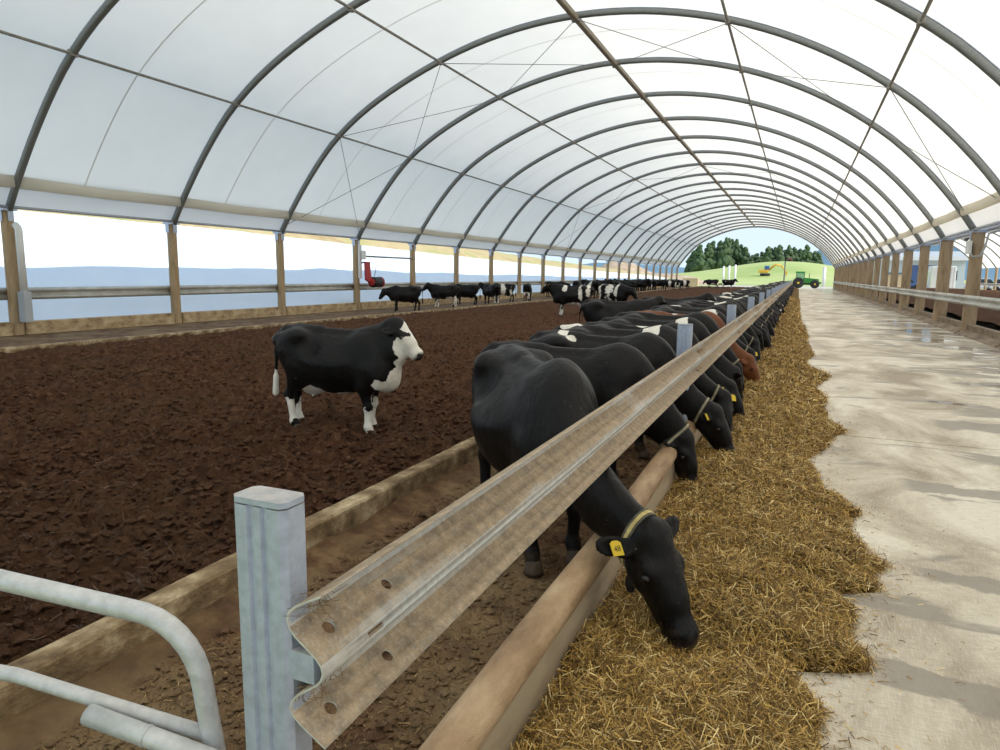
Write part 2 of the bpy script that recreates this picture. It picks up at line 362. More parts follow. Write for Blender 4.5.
class Field:
    """signed distance field built from smooth-joined primitives, evaluated on a grid or on points"""
    def __init__(self): self.pr = []
    def cone(self, a, b, ra, rb, k=.05, side=None, squash=1., sub=False):
        self.pr.append(('c', v3(*a), v3(*b), ra, rb, k, None if side is None else unit(side), squash, sub))
    def ell(self, c, axes, radii, k=.05, sub=False):
        self.pr.append(('e', v3(*c), np.array([unit(x) for x in axes]), np.array(radii, float), None, k, None, 1., sub))
    def torso(self, tab): self.tab = np.array(tab, float)
    @staticmethod
    def dist(pr, P):
        if pr[0] == 'c':
            _, a, b, ra, rb, k, side, sq, _s = pr
            d = b - a; L2 = d @ d
            t = np.clip(((P - a) @ d) / L2, 0, 1)
            o = P - a - t[:, None] * d
            q = (o * o).sum(1)
            if side is not None:
                e = o @ side
                q = q + e * e * (1 / sq ** 2 - 1)
            return (np.sqrt(np.maximum(q, 1e-12)) - (ra + (rb - ra) * t)) * (min(1, sq) ** .5)
        _, c, ax, r, *_r = pr
        q = ((P - c) @ ax.T) / r
        k0 = np.sqrt((q * q).sum(1)); k1 = np.sqrt(((q / r) ** 2).sum(1)) + 1e-9
        return k0 * (k0 - 1) / k1
    def bounds(self, pr, m):
        if pr[0] == 'c':
            r = max(pr[3], pr[4]) * max(1, pr[7]) + m
            return np.minimum(pr[1], pr[2]) - r, np.maximum(pr[1], pr[2]) + r
        r = pr[3].max() + m
        return pr[1] - r, pr[1] + r
    def torso_d(self, P):
        T = self.tab; x = P[:, 0]
        xc = np.clip(x, T[0, 0], T[-1, 0])
        def it(col):                                              # smooth (cubic) interpolation down the body
            xs, ys = T[:, 0], T[:, col]; m = np.gradient(ys, xs)
            i = np.clip(np.searchsorted(xs, xc) - 1, 0, len(xs) - 2)
            h = xs[i + 1] - xs[i]; t = (xc - xs[i]) / h
            return ((2*t**3-3*t**2+1)*ys[i] + (t**3-2*t**2+t)*h*m[i] + (-2*t**3+3*t**2)*ys[i+1] + (t**3-t**2)*h*m[i+1])
        top, bot, w = it(1), it(2), np.maximum(it(3), .02)
        c, h = (top + bot) / 2, np.maximum((top - bot) / 2, .02)
        rel = np.clip((P[:, 2] - c) / h, -1, 1)
        sp = it(4)
        ww = w * (1 - sp * np.maximum(rel, 0) ** 1.4) * (1 - .12 * np.maximum(-rel, 0))
        q = (np.abs(P[:, 1] / ww) ** 2.25 + np.abs((P[:, 2] - c) / h) ** 2.25) ** (1 / 2.25)
        d = (q - 1) * np.minimum(ww, h) * .8
        ex = np.abs(x - xc)
        return np.where(ex > 0, np.sqrt(np.maximum(d, 0) ** 2 + ex ** 2) + np.minimum(d, 0) * 0, d)
    def at(self, P):
        D = self.torso_d(P)
        for pr in self.pr: D = self.join(D, self.dist(pr, P), pr[5], pr[8])
        return D
    @staticmethod
    def join(a, b, k, sub):
        if sub:
            h = np.maximum(k - np.abs(a + b), 0) / k
            return np.maximum(a, -b) + h * h * k * .25
        h = np.maximum(k - np.abs(a - b), 0) / k
        return np.minimum(a, b) - h * h * k * .25
    def box(self):
        b = [self.bounds(p, .03) for p in self.pr]
        return np.minimum(np.min([x for x, _ in b], 0), (-.9, -.36, 0)), np.maximum(np.max([x for _, x in b], 0), (.8, .36, 1.35))
    def mesh(self, lo, hi, h):
        n = np.ceil((np.array(hi) - lo) / h).astype(int) + 1
        ax = [lo[i] + h * np.arange(n[i]) for i in range(3)]
        G = np.stack(np.meshgrid(*ax, indexing='ij'), -1)
        V = self.torso_d(G.reshape(-1, 3)).reshape(n)
        for pr in self.pr:
            a, b = self.bounds(pr, max(.12, pr[5] * 1.5))
            i0 = np.clip(np.floor((a - lo) / h).astype(int), 0, n); i1 = np.clip(np.ceil((b - lo) / h).astype(int) + 1, 0, n)
            if (i1 <= i0).any(): continue
            s = tuple(slice(p, q) for p, q in zip(i0, i1))
            V[s] = self.join(V[s], self.dist(pr, G[s].reshape(-1, 3)).reshape(V[s].shape), pr[5], pr[8])
        return surface_nets(V, np.array(lo, float), h)

def surface_nets(V, lo, h):
    S = V < 0
    n = np.array(V.shape) - 1
    cs = [(i, j, k) for i in (0, 1) for j in (0, 1) for k in (0, 1)]
    sl = lambda A, c: A[c[0]:c[0] + n[0], c[1]:c[1] + n[1], c[2]:c[2] + n[2]]
    cnt = sum(sl(S, c).astype(np.int8) for c in cs)
    act = np.argwhere((cnt > 0) & (cnt < 8))
    idx = np.full(tuple(n), -1, np.int64); idx[tuple(act.T)] = np.arange(len(act))
    pos = np.zeros((len(act), 3)); num = np.zeros(len(act))
    for a in cs:
        for d in range(3):
            if a[d]: continue
            b = list(a); b[d] = 1
            va = V[tuple((act + a).T)]; vb = V[tuple((act + b).T)]
            m = (va < 0) != (vb < 0)
            t = np.where(m, va / np.where(m, va - vb, 1), 0)
            p = np.array(a, float)[None] + np.eye(3)[d][None] * t[:, None]
            pos[m] += p[m]; num[m] += 1
    P = lo + h * (act + pos / num[:, None])
    Q = []
    for d in range(3):
        e, f = (d + 1) % 3, (d + 2) % 3
        A = S[tuple(slice(0, n[i]) if i == d else slice(1, n[i]) for i in range(3))]
        B = S[tuple(slice(1, n[i] + 1) if i == d else slice(1, n[i]) for i in range(3))]
        c = np.argwhere(A != B); off = np.array([0 if i == d else 1 for i in range(3)])
        g = c + off
        ins = A[tuple(c.T)]
        def cell(de, df):
            q = g.copy(); q[:, e] -= de; q[:, f] -= df
            return idx[tuple(q.T)]
        q = np.stack([cell(1, 1), cell(0, 1), cell(0, 0), cell(1, 0)], 1)
        q[~ins] = q[~ins][:, ::-1]
        Q.append(q)
    Q = np.concatenate(Q)
    # one light relaxation takes the grid out of the surface
    for _ in range(2):
        acc = np.zeros_like(P); nn = np.zeros(len(P))
        for i in range(4):
            a, b = Q[:, i], Q[:, (i + 1) % 4]
            np.add.at(acc, a, P[b]); np.add.at(nn, a, 1)
            np.add.at(acc, b, P[a]); np.add.at(nn, b, 1)
        P = P * .5 + .5 * acc / np.maximum(nn, 1)[:, None]
    return P, Q

TORSO = [  # x, top, bottom, half width, taper of the upper half
    (-.80, 1.13, .98, .05, .2), (-.76, 1.17, .84, .13, .25), (-.68, 1.215, .72, .19, .28), (-.55, 1.245, .62, .235, .30), (-.40, 1.25, .55, .26, .38),
    (-.20, 1.215, .50, .295, .50), (.0, 1.20, .48, .305, .52), (.2, 1.205, .49, .285, .55), (.36, 1.23, .51, .24, .60), (.50, 1.225, .53, .20, .55),
    (.62, 1.15, .56, .165, .45), (.71, 1.02, .64, .10, .3)]

def cow_field(poll, nose, face, neck, legs=None, tail=0., barrel=1.08, ear=0.):
    """poll, nose, face (forehead normal), neck (points between chest and poll): all in the cow's own frame, +x ahead"""
    F = Field(); T = np.array(TORSO); b_ = np.exp(-((T[:, 0] + .10) / .38) ** 2); T[:, 3] *= 1 + (barrel - 1) * b_; T[:, 2] -= .22 * (barrel - 1) * b_; F.torso(T)
    Y = (0, 1, 0)
    for s in (-1, 1):
        F.ell((-.43, s * .215, 1.155), np.eye(3), (.09, .05, .045), .12)          # hook bone
        F.cone((-.43, s * .205, 1.155), (-.52, 0, 1.195), .045, .04, .07)           # crest of the hip
        F.cone((-.43, s * .21, 1.14), (-.755, s * .12, 1.085), .045, .04, .08)
        F.ell((-.755, s * .125, 1.09), np.eye(3), (.06, .045, .05), .08)          # pin bone
        F.ell((-.24, s * .30, 1.045), np.eye(3), (.13, .085, .10), .09, sub=True)  # hollow of the flank
        F.cone((-.52, s * .15, .98), (-.44, s * .17, .72), .19, .14, .12, Y, .62)  # thigh
        F.cone((.40, s * .13, 1.02), (.53, s * .165, .72), .13, .13, .16, Y, .55)  # shoulder
    F.cone((.47, 0, 1.195), (.30, 0, 1.175), .05, .03, .08)                        # withers and ridge of the spine
    F.cone((.30, 0, 1.18), (-.25, 0, 1.195), .03, .03, .06)
    F.cone((-.25, 0, 1.20), (-.70, 0, 1.205), .035, .03, .08)
    L = legs or [0, 0, 0, 0]
    feet = []
    for i, s in enumerate((-1, 1)):                                                # front legs
        d = L[i]
        F.cone((.48, s * .17, .78), (.40 + d * .4, s * .165, .60), .115, .078, .07, Y, .8)
        F.cone((.40 + d * .4, s * .165, .60), (.435 + d * .8, s * .15, .36), .075, .05, .05)
        F.ell((.437 + d * .8, s * .15, .355), np.eye(3), (.052, .05, .06), .03)
        F.cone((.435 + d * .8, s * .15, .35), (.425 + d, s * .15, .13), .043, .037, .03)
        F.ell((.428 + d, s * .15, .125), np.eye(3), (.047, .047, .045), .03)
        F.cone((.43 + d, s * .15, .12), (.465 + d, s * .15, .055), .04, .048, .03)
        feet.append((.47 + d, s * .15))
    for i, s in enumerate((-1, 1)):                                                # hind legs
        d = L[2 + i]
        F.cone((-.44, s * .165, .78), (-.52 + d * .3, s * .16, .60), .125, .085, .08, Y, .75)
        F.cone((-.52 + d * .3, s * .16, .60), (-.635 + d * .7, s * .155, .45), .08, .055, .05, Y, .8)
        F.ell((-.645 + d * .7, s * .155, .44), np.eye(3), (.058, .045, .065), .03)
        F.cone((-.63 + d * .7, s * .155, .42), (-.60 + d, s * .155, .13), .046, .038, .03)
        F.ell((-.60 + d, s * .155, .125), np.eye(3), (.047, .047, .045), .03)
        F.cone((-.595 + d, s * .155, .12), (-.56 + d, s * .155, .055), .04, .048, .03)
        feet.append((-.555 + d, s * .155))
    F.ell((-.36, 0, .55), np.eye(3), (.16, .13, .12), .08)                         # udder
    for s in (-1, 1): F.cone((-.33, s * .06, .47), (-.33, s * .065, .40), .018, .014, .02)
    t0 = (-.80, 0, 1.15); t1 = (-.865, .01 + tail * .4, .95); t2 = (-.87, .02 + tail, .62)
    F.cone((-.72, 0, 1.19), t0, .05, .04, .05); F.cone(t0, t1, .036, .026, .03); F.cone(t1, t2, .026, .018, .02)
    F.cone(t2, (-.875, .02 + tail * 1.2, .42), .034, .04, .03)
    # neck
    pts = [v3(.52, 0, .95)] + [v3(*p) for p in neck]
    d = unit(v3(*nose) - poll); l = unit(np.cross(face, d)); f = np.cross(d, l)     # head frame: down the face, to its left, out of the forehead
    L = np.linalg.norm(v3(*nose) - poll) / .5
    H = lambda a, b, c: v3(*poll) + L * (d * a + l * b + f * c)
    pts.append(H(.03, 0, -.10))
    n = len(pts); rad = np.linspace(.28, .15, n) if n < 4 else [.28, .215, .145, .14]
    for i in range(n - 1):
        side = unit(np.cross(unit(pts[i + 1] - pts[i]), np.cross(l if i == n - 2 else (0, 1, 0), pts[i + 1] - pts[i])))
        F.cone(pts[i], pts[i + 1], rad[i], rad[i + 1], .11, side, .60)
    F.ell((.655, 0, .70), np.eye(3), (.11, .10, .15), .12)                          # brisket
    # head
    F.cone(H(.05, 0, -.075), H(.27, 0, -.07), .10 * L, .078 * L, .04)
    F.cone(H(.02, 0, -.03), H(.30, 0, -.025), .062 * L, .05 * L, .04)
    F.cone(H(.18, 0, -.050), H(.45, 0, -.060), .078 * L, .062 * L, .04)
    F.cone(H(.10, 0, -.175), H(.43, 0, -.110), .092 * L, .056 * L, .05, l, .8)
    F.ell(H(.0, 0, -.02), (d, l, f), np.array((.05, .085, .05)) * L, .04)
    F.ell(H(.455, 0, -.06), (d, l, f), np.array((.055, .076, .066)) * L, .045)
    F.ell(H(.445, 0, -.115), (d, l, f), np.array((.045, .05, .03)) * L, .025)
    F.ell(H(.33, 0, -.055), (d, l, f), np.array((.05, .055, .03)) * L, .03)
    for s in (-1, 1):
        F.ell(H(.155, s * .083, -.04), (d, l, f), np.array((.055, .034, .042)) * L, .03)
        F.ell(H(.16, s * .055, -.14), (d, l, f), np.array((.085, .05, .07)) * L, .04)
        F.ell(H(.182, s * .118, -.045), (d, l, f), np.array((.026, .018, .018)) * L, .012, sub=True)
        F.ell(H(.490, s * .044, -.030), (unit(d + .6 * l * s), l, f), np.array((.028, .015, .022)) * L, .010, sub=True)
        F.cone(H(.045, s * .07, -.085), H(.055, s * .125, -.10), .03 * L, .028 * L, .03)
        ea = unit(l * s * (1. if ear == 0 else .8) - f * .16 + d * (.10 - ear))                                   # ear
        eu = unit(np.cross(ea, unit(f + d * .15))); ev = np.cross(ea, eu)
        ec = H(.045 - .09 * ear, s * (.178 - .02 * ear), -.112)
        F.ell(ec, (ea, eu, ev), np.array((.095, .052, .02)) * L, .025)
        F.ell(ec + (unit(f + d * .25) * .020 + ea * .012) * L, (ea, eu, ev), np.array((.076, .036, .017)) * L, .012, sub=True)
        F.cone(H(.505, s * .02, -.112), H(.44, s * .058, -.10), .006, .006, .012, sub=True)
    meta = dict(H=H, d=d, l=l, f=f, L=L, feet=feet, neck=pts, poll=v3(*poll), nose=v3(*nose))
    return F, meta

def pose_mesh(F, h, lo, hi):
    return F.mesh(np.array(lo), np.array(hi), h)
# ---------------------------------------------------------------- setting
XL, XR = -18.54, 5.14
Y0, BAY = 11.24, 5.0
ARCH_Y = [Y0 + BAY * n for n in range(-4, 22)]            # the last arch closes the barn at the far end
YS, YE = ARCH_Y[0], ARCH_Y[-1]
ZP = 3.27                                                  # top of the posts
CXA, RA = (XL + XR) / 2, 14.3
CZA = ZP - math.sqrt(RA ** 2 - ((XR - XL) / 2) ** 2)
A0 = math.atan2(ZP - CZA, XL - CXA); A1 = math.atan2(ZP - CZA, XR - CXA)
def arc(t, off=0.):
    off += .14 * min(1, 8 * t * (1 - t)) + .15 * math.exp(-((t - .17) / .09) ** 2)
    a = A0 + (A1 - A0) * t; return CXA + (RA + off) * math.cos(a), CZA + (RA + off) * math.sin(a)
_at = [arc(i / 400) for i in range(401)]
def arc_x(x, off=0.): return float(np.interp(x, [p[0] for p in _at], [p[1] for p in _at])) + off

# ---- floor: the feed lane, poured in slabs with open joints
floor = empty('floor', (0, 0, 0)); tag(floor, kind='structure')
JY = [2.35 - 6.08 * 2 + 6.08 * i for i in range(25)]
JY = [y for y in JY if y < 128]
for i in range(len(JY) - 1):
    y0, y1 = JY[i] + .012, JY[i + 1] - .012
    sk = .012
    b = MB(); b.hexa([(-.80, y0, -.3), (5.0, y0 - .1, -.3), (5.0, y1 - .1, -.3), (-.80, y1, -.3), (-.80, y0, 0), (5.0, y0 - .1, 0), (5.0, y1 - .1, 0), (-.80, y1, 0)])
    b.build('concrete_slab', M['lane'], floor)
b = MB(); b.box((-.80, JY[0], -.32), (5.0, JY[-1], -.02)); b.build('joint_filler', mottled('joint_dirt', (.10, .07, .045), (.26, .2, .13), 3, .95, .3), floor)

# ---- cow alley between the kerb and the feed barrier
xs = np.arange(-2.66, -.86, .02); ys = [.2]
while ys[-1] < YE + 1: ys.append(ys[-1] + max(.018, .011 * ys[-1]))
X, Y = np.meshgrid(xs, np.array(ys))
Z = .012 + .030 * fbm(X * 3, Y * 3, 5, 11, .6) + .035 * np.maximum(fbm(X * 12, Y * 12, 4, 17, .6), 0) + .05 * np.exp(-((X + 2.66) / .16) ** 2) + .03 * np.exp(-((X + .88) / .12) ** 2)
o = link(bpy.data.objects.new('floor', grid_mesh('alley_floor', X, Y, Z, M['alley']))); tag(o, kind='structure'); o.name = 'floor.001'

# ---- compost bedding, churned by hooves
xs = np.concatenate([np.arange(-14.3, -9, .05), np.arange(-9, -2.74, .0165)]); ys = [.1]
while ys[-1] < YE + .6: ys.append(ys[-1] + max(.0165, .0085 * ys[-1]))
X, Y = np.meshgrid(xs, np.array(ys))
def clods(x, y, seed):
    """rounded lumps: height by nearest of jittered cell points"""
    ix, iy = np.floor(x), np.floor(y); best = np.full(np.shape(x), 9.); hh = np.zeros(np.shape(x))
    for dx in (-1, 0, 1):
        for dy in (-1, 0, 1):
            cx_, cy_ = ix + dx, iy + dy
            d = np.hypot(cx_ + hash2(cx_, cy_, seed) - x, cy_ + hash2(cx_, cy_, seed + 1) - y)
            m = d < best; best = np.where(m, d, best); hh = np.where(m, hash2(cx_, cy_, seed + 2), hh)
    return hh * np.clip(1 - (best / .75) ** 2, 0, 1)
def bed_z(X, Y):
    wx = X + .10 * fbm(X * 2, Y * 2, 2, 91); wy = Y + .10 * fbm(X * 2 + 40, Y * 2, 2, 92)
    r = 1 - np.abs(fbm(wx * 2.6, wy * 2.6, 4, 5, .6))
    cl = np.maximum(fbm(wx * 7, wy * 7, 3, 9, .6), -.2)
    z = .075 + .06 * fbm(X * .5, Y * .5, 3, 3) + .09 * (r - .75) + .12 * cl + .075 * clods(wx * 8, wy * 8, 33) + .04 * clods(wx * 17, wy * 17, 37)
    e = np.clip((-2.74 - X) / .35, 0, 1) * np.clip((X + 14.3) / .5, 0, 1)
    return z * (.55 + .45 * e) + .05 * (1 - e)
bed = link(bpy.data.objects.new('compost_bedding', grid_mesh('compost_bedding', X, Y, bed_z(X, Y), M['compost'])))
tag(bed, 'dark brown churned compost bedding filling the loafing area beside the feed alley', 'bedding', kind='stuff')

# ---- kerb between bedding and alley, dung on its faces
def kerb_mesh(x0, x1, z0, z1, ya, yb, seed, amp=.006):
    y = [ya]
    while y[-1] < yb: y.append(min(yb, y[-1] + max(.04, .012 * max(y[-1], 1))))
    y = np.array(y); prof = [(x1, z0), (x1, z1 - .07), (x1 - .002, z1 - .014), (x1 - .014, z1), ((x0 + x1) / 2, z1 + .002), (x0 + .014, z1), (x0, z1 - .014), (x0, z0)]
    PX = np.array([p[0] for p in prof])[None, :] + 0 * y[:, None]; PZ = np.array([p[1] for p in prof])[None, :] + 0 * y[:, None]
    YY = np.repeat(y[:, None], len(prof), 1)
    n = fbm(YY * 6, PX * 9 + PZ * 11, 4, seed, .6)
    m = np.array([.3, 1, 1, 1, 1, 1, .6, .1])[None, :]
    me = grid_mesh('kerb', PX + amp * n * m, YY, PZ + amp * .8 * fbm(YY * 5 + 9, PX * 9, 4, seed + 1) * m, M['kerb'])
    me.polygons.foreach_set('use_smooth', [False] * len(me.polygons)); return me
o = link(bpy.data.objects.new('trim_1', kerb_mesh(-2.78, -2.64, -.05, .205, .1, YE, 21))); tag(o, kind='structure')
o = link(bpy.data.objects.new('trim_2', kerb_mesh(-14.55, -14.28, -.05, .20, .1, YE, 23, .02))); tag(o, kind='structure')
# walkway along the left wall
b = MB(); b.box((-19.2, -9, -.3), (-14.4, YE + 1, .06)); o = b.build('floor', M['alley']); o.name = 'floor.002'; tag(o, kind='structure')

# ---- left wall: posts on a kerb wall, a guardrail between them
WPROF = [(0, 0), (-.035, -.018), (-.064, -.034), (-.079, -.048), (-.083, -.062), (-.079, -.076), (-.066, -.092), (-.034, -.114), (-.016, -.127), (-.005, -.140), (0, -.156), (-.005, -.172), (-.016, -.185), (-.034, -.198), (-.066, -.220), (-.079, -.236), (-.083, -.250), (-.079, -.262), (-.062, -.276), (-.035, -.292), (0, -.312)]
def wbeam(mb, x, z, ya, yb, thick=.004, flip=1, step=None):
    ip = []
    n = len(WPROF)
    for i in range(n):
        a = Vector(WPROF[max(0, i - 1)]); c = Vector(WPROF[min(n - 1, i + 1)]); t = (c - a).normalized()
        ip.append((WPROF[i][0] + t.y * thick, WPROF[i][1] - t.x * thick))
    outline = WPROF + ip[::-1]
    L = yb - ya
    mb.extrude(outline, (x, ya, z), (flip, 0, 0), (0, 0, 1), (0, 1, 0), L)
    nf = len(outline) + 2
    for q in range(len(mb.s) - nf, len(mb.s) - 2): mb.s[q] = True
    return mb
def bent_post(n, r0, h, seed, sq=1.):
    rs = np.random.default_rng(seed); b = MB(); vs, fs = [], []
    hs = [-.4, 0, .12, .5, 1.0, 1.6, 2.3, h - .03, h]
    for i, z in enumerate(hs):
        for k in range(n):
            a = 2 * math.pi * (k + .5) / n
            r = r0 * (1 + .05 * rs.uniform(-1, 1)) * (.94 if i == len(hs) - 1 else 1) * (1 - .02 * z)
            vs.append((r * math.cos(a), r * math.sin(a) * sq, z))
    for i in range(len(hs) - 1):
        for k in range(n): l = (k + 1) % n; fs.append((i*n+k, i*n+l, (i+1)*n+l, (i+1)*n+k))
    fs.append(tuple(range((len(hs) - 1) * n, len(hs) * n)))
    return b.add(vs, fs, True)
wl = empty('wall_left', (XL, 0, 0)); tag(wl, kind='structure')
pm = [bent_post(12, .155, ZP - .02, s).mesh('timber_post', M['wood']) for s in range(3)]
fl = MB(); fl.box((-.17, -.17, ZP - .06), (.17, .17, ZP + .02)); fl.box((.155, -.07, ZP - .32), (.172, .07, ZP - .02)); fl.box((-.07, -.172, ZP - .32), (.07, -.155, ZP - .02)); flm = fl.mesh('post_bracket', M['galv'])
rb = MB(); wbeam(rb, 0, .312, .012, BAY - .012, .006, -1); wlm = rb.mesh('guardrail', M['wallrail'])
kb = MB(); kb.box((-.12, .16, -.1), (.12, BAY - .16, .40), .02); kbm = kb.mesh('kerb_block', M['wallkerb'])
for i, y in enumerate(ARCH_Y):
    inst('timber_post', pm[i % 3], wl, (0, y, 0), i * 1.1); inst('post_bracket', flm, wl, (0, y, 0))
    if y < YE:
        inst('guardrail', wlm, wl, (-.13, y, .96)); inst('kerb_block', kbm, wl, (0, y, 0))
b = MB(); b.box((-.30, YS, -.1), (-.02, YE, .10)); b.build('plinth', M['wallkerb'], wl)

# ---- right wall: heavier round posts, guardrail and low sloped kerb boards
wr = empty('wall_right', (XR, 0, 0)); tag(wr, kind='structure')
pmr = [bent_post(12, .20, ZP - .02, s + 10, 1.15).mesh('timber_post', M['woodr']) for s in range(3)]
flr = MB(); flr.box((-.21, -.2, ZP - .06), (.21, .2, ZP + .02)); flr.box((-.215, -.08, ZP - .3), (-.2, .08, ZP - .02)); flrm = flr.mesh('post_bracket', M['galv'])
rb = MB(); wbeam(rb, 0, .312, .012, BAY - .012, .006, 1); wrm = rb.mesh('guardrail', M['wallrail'])
kb = MB(); kb.box((-.08, .2, -.1), (.08, BAY - .2, .34), .015); kbr = kb.mesh('kerb_board', M['kerbr'])
kb = MB(); kb.hexa([(-.34, .1, 0), (-.08, .1, 0), (-.08, BAY - .1, 0), (-.34, BAY - .1, 0), (-.32, .1, .03), (-.08, .1, .15), (-.08, BAY - .1, .15), (-.32, BAY - .1, .03)]); kst = kb.mesh('splash_ramp', M['kerbr'])
for i, y in enumerate(ARCH_Y):
    inst('timber_post', pmr[i % 3], wr, (0, y, 0), i * 1.7); inst('post_bracket', flrm, wr, (0, y, 0))
    if y < YE:
        inst('guardrail', wrm, wr, (-.22, y, .94)); inst('kerb_board', kbr, wr, (0, y, 0)); inst('splash_ramp', kst, wr, (0, y, 0))

# ---- roof: arches, purlins, cables and one sheet of fabric per bay
ceil = empty('ceiling', (0, 0, 0)); tag(ceil, kind='structure')
NA = 56
def arch_mesh(name, m, w=.055, d0=-.13, d1=.0, foot=None):
    """a rounded deep rib, and the lighter rail that carries the fabric on its back"""
    prof = [(-w, d0 + .03), (-w * .6, d0), (w * .6, d0), (w, d0 + .03), (w, d1 - .03), (w * .6, d1), (-w * .6, d1), (-w, d1 - .03)]
    vs, fs = [], []; n = len(prof)
    for i in range(NA + 1):
        for a, o in prof:
            x, z = arc(i / NA, o); vs.append((x, a, z))
    for i in range(NA):
        for k in range(n): l = (k + 1) % n; fs.append((i*n+k, i*n+l, (i+1)*n+l, (i+1)*n+k))
    fs += [tuple(range(n)), tuple(range(NA * n, NA * n + n))]
    return MB().add(vs, fs, True).mesh(name, m)
am = arch_mesh('roof_arch', M['arch'], .072, -.19, -.035)
rm = arch_mesh('fabric_rail', M['galv'], .035, -.034, -.002)
for y in ARCH_Y:
    inst('roof_arch', am, ceil, (0, y, 0)); inst('fabric_rail', rm, ceil, (0, y, 0))
def sheet(name, m, t0, t1, v0, v1, off, sag=.05, nu=NA, nv=6):
    vs, fs = [], []
    for j in range(nv + 1):
        v = v0 + (v1 - v0) * j / nv
        for i in range(nu + 1):
            x, z = arc(t0 + (t1 - t0) * i / nu, off - sag * math.sin(math.pi * v)); vs.append((x, v * BAY, z))
    for j in range(nv):
        for i in range(nu): a = j * (nu + 1) + i; fs.append((a, a + 1, a + nu + 2, a + nu + 1))
    return MB().add(vs, fs, True).mesh(name, m)
fm = sheet('fabric_sheet', M['fabric'], 0.028, .972, 0, 1, .0)
sm = sheet('fabric_seam', M['seam'], 0.028, .972, .352, .360, -.004, nv=1)
for y in ARCH_Y[:-1]:
    inst('fabric_sheet', fm, ceil, (0, y, 0)); inst('fabric_seam', sm, ceil, (0, y, 0))
# eaves: rolled edge, hanging skirt, eave tube
for t, sgn in ((.028, 1), (.972, -1)):
    xa, za = arc(t); xe = (XL if sgn > 0 else XR); 
    skv = []
    b = MB(); vs = []; fs = []
    for i, (x, z) in enumerate([(xa, za), (xa - sgn * .06, za - .1), (xe - sgn * .05 + sgn * .12, ZP + .12), (xe + sgn * .03, ZP + .03)]):
        for j in range(7): vs.append((x - sgn * .03 * math.sin(math.pi * j / 6), j / 6 * BAY, z))
    for i in range(3):
        for j in range(6): fs.append((i*7+j, i*7+j+1, i*7+j+8, i*7+j+7))
    skm = b.add(vs, fs, True).mesh('eave_skirt', M['skirt'])
    b = MB(); b.tube([(xa + sgn * .06, .02, za - .03), (xa + sgn * .06, BAY / 2, za - .05), (xa + sgn * .06, BAY - .02, za - .03)], .085, 12, True, False, 1.9); rlm = b.mesh('fabric_roll', M['roll'])
    b = MB(); b.tube([(xe + sgn * .16, 0, ZP + .03), (xe + sgn * .16, BAY, ZP + .03)], .04, 8); tbm = b.mesh('eave_tube', M['galv'])
    for y in ARCH_Y[:-1]:
        inst('eave_skirt', skm, ceil, (0, y, 0)); inst('fabric_roll', rlm, ceil, (0, y, 0)); inst('eave_tube', tbm, ceil, (0, y, 0))
for x, r, m in ((-15.6, .035, 'purlin'), (-11.45, .04, 'purlin'), (-6.78, .085, 'ridge'), (-2.31, .04, 'purlin'), (1.85, .04, 'purlin')):
    z = arc_x(x, -.17)
    b = MB(); b.box((x - r, YS, z - r), (x + r, YE, z + r), r * .3) if m == 'ridge' else b.tube([(x, YS, z), (x, YE, z)], r, 8)
    b.build('roof_purlin' if m == 'purlin' else 'ridge_beam', M[m], ceil)
    cl = MB(); cl.box((x - r - .03, -.09, z - r - .02), (x + r + .03, .09, z + r + .05)); cm = cl.mesh('purlin_clamp', M['purlin'])
    for y in ARCH_Y: inst('purlin_clamp', cm, ceil, (0, y, 0))
PX = [XL + .2, -15.6, -11.45, -6.78, -2.31, 1.85, XR - .2]
for n in (2, 8, 14):
    ya, yb = Y0 + n * BAY, Y0 + (n + 1) * BAY
    for xa, xb in zip(PX[:-1], PX[1:]):
        for (p, q) in (((xa, ya), (xb, yb)), ((xa, yb), (xb, ya))):
            za = (arc_x(p[0], -.2) if XL + .3 < p[0] < XR - .3 else ZP + .2); zb = (arc_x(q[0], -.2) if XL + .3 < q[0] < XR - .3 else ZP + .2)
            b = MB(); b.tube([(p[0], p[1], za), (q[0], q[1], zb)], .011, 5); b.build('brace_cable', M['cable'], ceil)
# far gable: edge tube of the open end
gm = arch_mesh('gable_arch', M['white'], .09, -.26, .02); inst('gable_arch', gm, ceil, (0, YE + .1, 0))

# ---- the neighbouring span on the other side of the right posts
XR2, ZR2 = 23.2, 3.27; YE2 = YE
c2x, half2 = (XR + .5 + XR2) / 2, (XR2 - XR - .5) / 2
sag2 = 4.8; R2 = (half2 ** 2 + sag2 ** 2) / (2 * sag2); c2z = ZR2 + sag2 - R2
B0 = math.atan2(ZR2 - c2z, -half2); B1 = math.atan2(ZR2 - c2z, half2)
def arc2(t, off=0.): a = B0 + (B1 - B0) * t; return c2x + (R2 + off) * math.cos(a), c2z + (R2 + off) * math.sin(a)
ceil2 = empty('ceiling', (0, 0, 0)); ceil2.name = 'ceiling.001'; tag(ceil2, kind='structure')
b = MB(); b.tube([(arc2(i / 30, -.1)[0], 0, arc2(i / 30, -.1)[1]) for i in range(31)], .075, 6); am2 = b.mesh('roof_arch', M['arch'])
vs, fs = [], []
for j in range(2):
    for i in range(31): x, z = arc2(i / 30); vs.append((x, j * BAY, z))
for i in range(30): fs.append((i, i + 1, i + 32, i + 31))
fm2 = MB().add(vs, fs, True).mesh('fabric_sheet', M['fabric'])
w3 = empty('wall_far_right', (XR2, 0, 0)); tag(w3, kind='structure')
for y in ARCH_Y:
    if y > YE2 + .1: break
    inst('roof_arch', am2, ceil2, (0, y, 0)); inst('timber_post', pm[0], w3, (0, y, 0))
    if y < YE2 - .1: inst('fabric_sheet', fm2, ceil2, (0, y, 0)); inst('guardrail', wrm, w3, (-.2, y, .94))
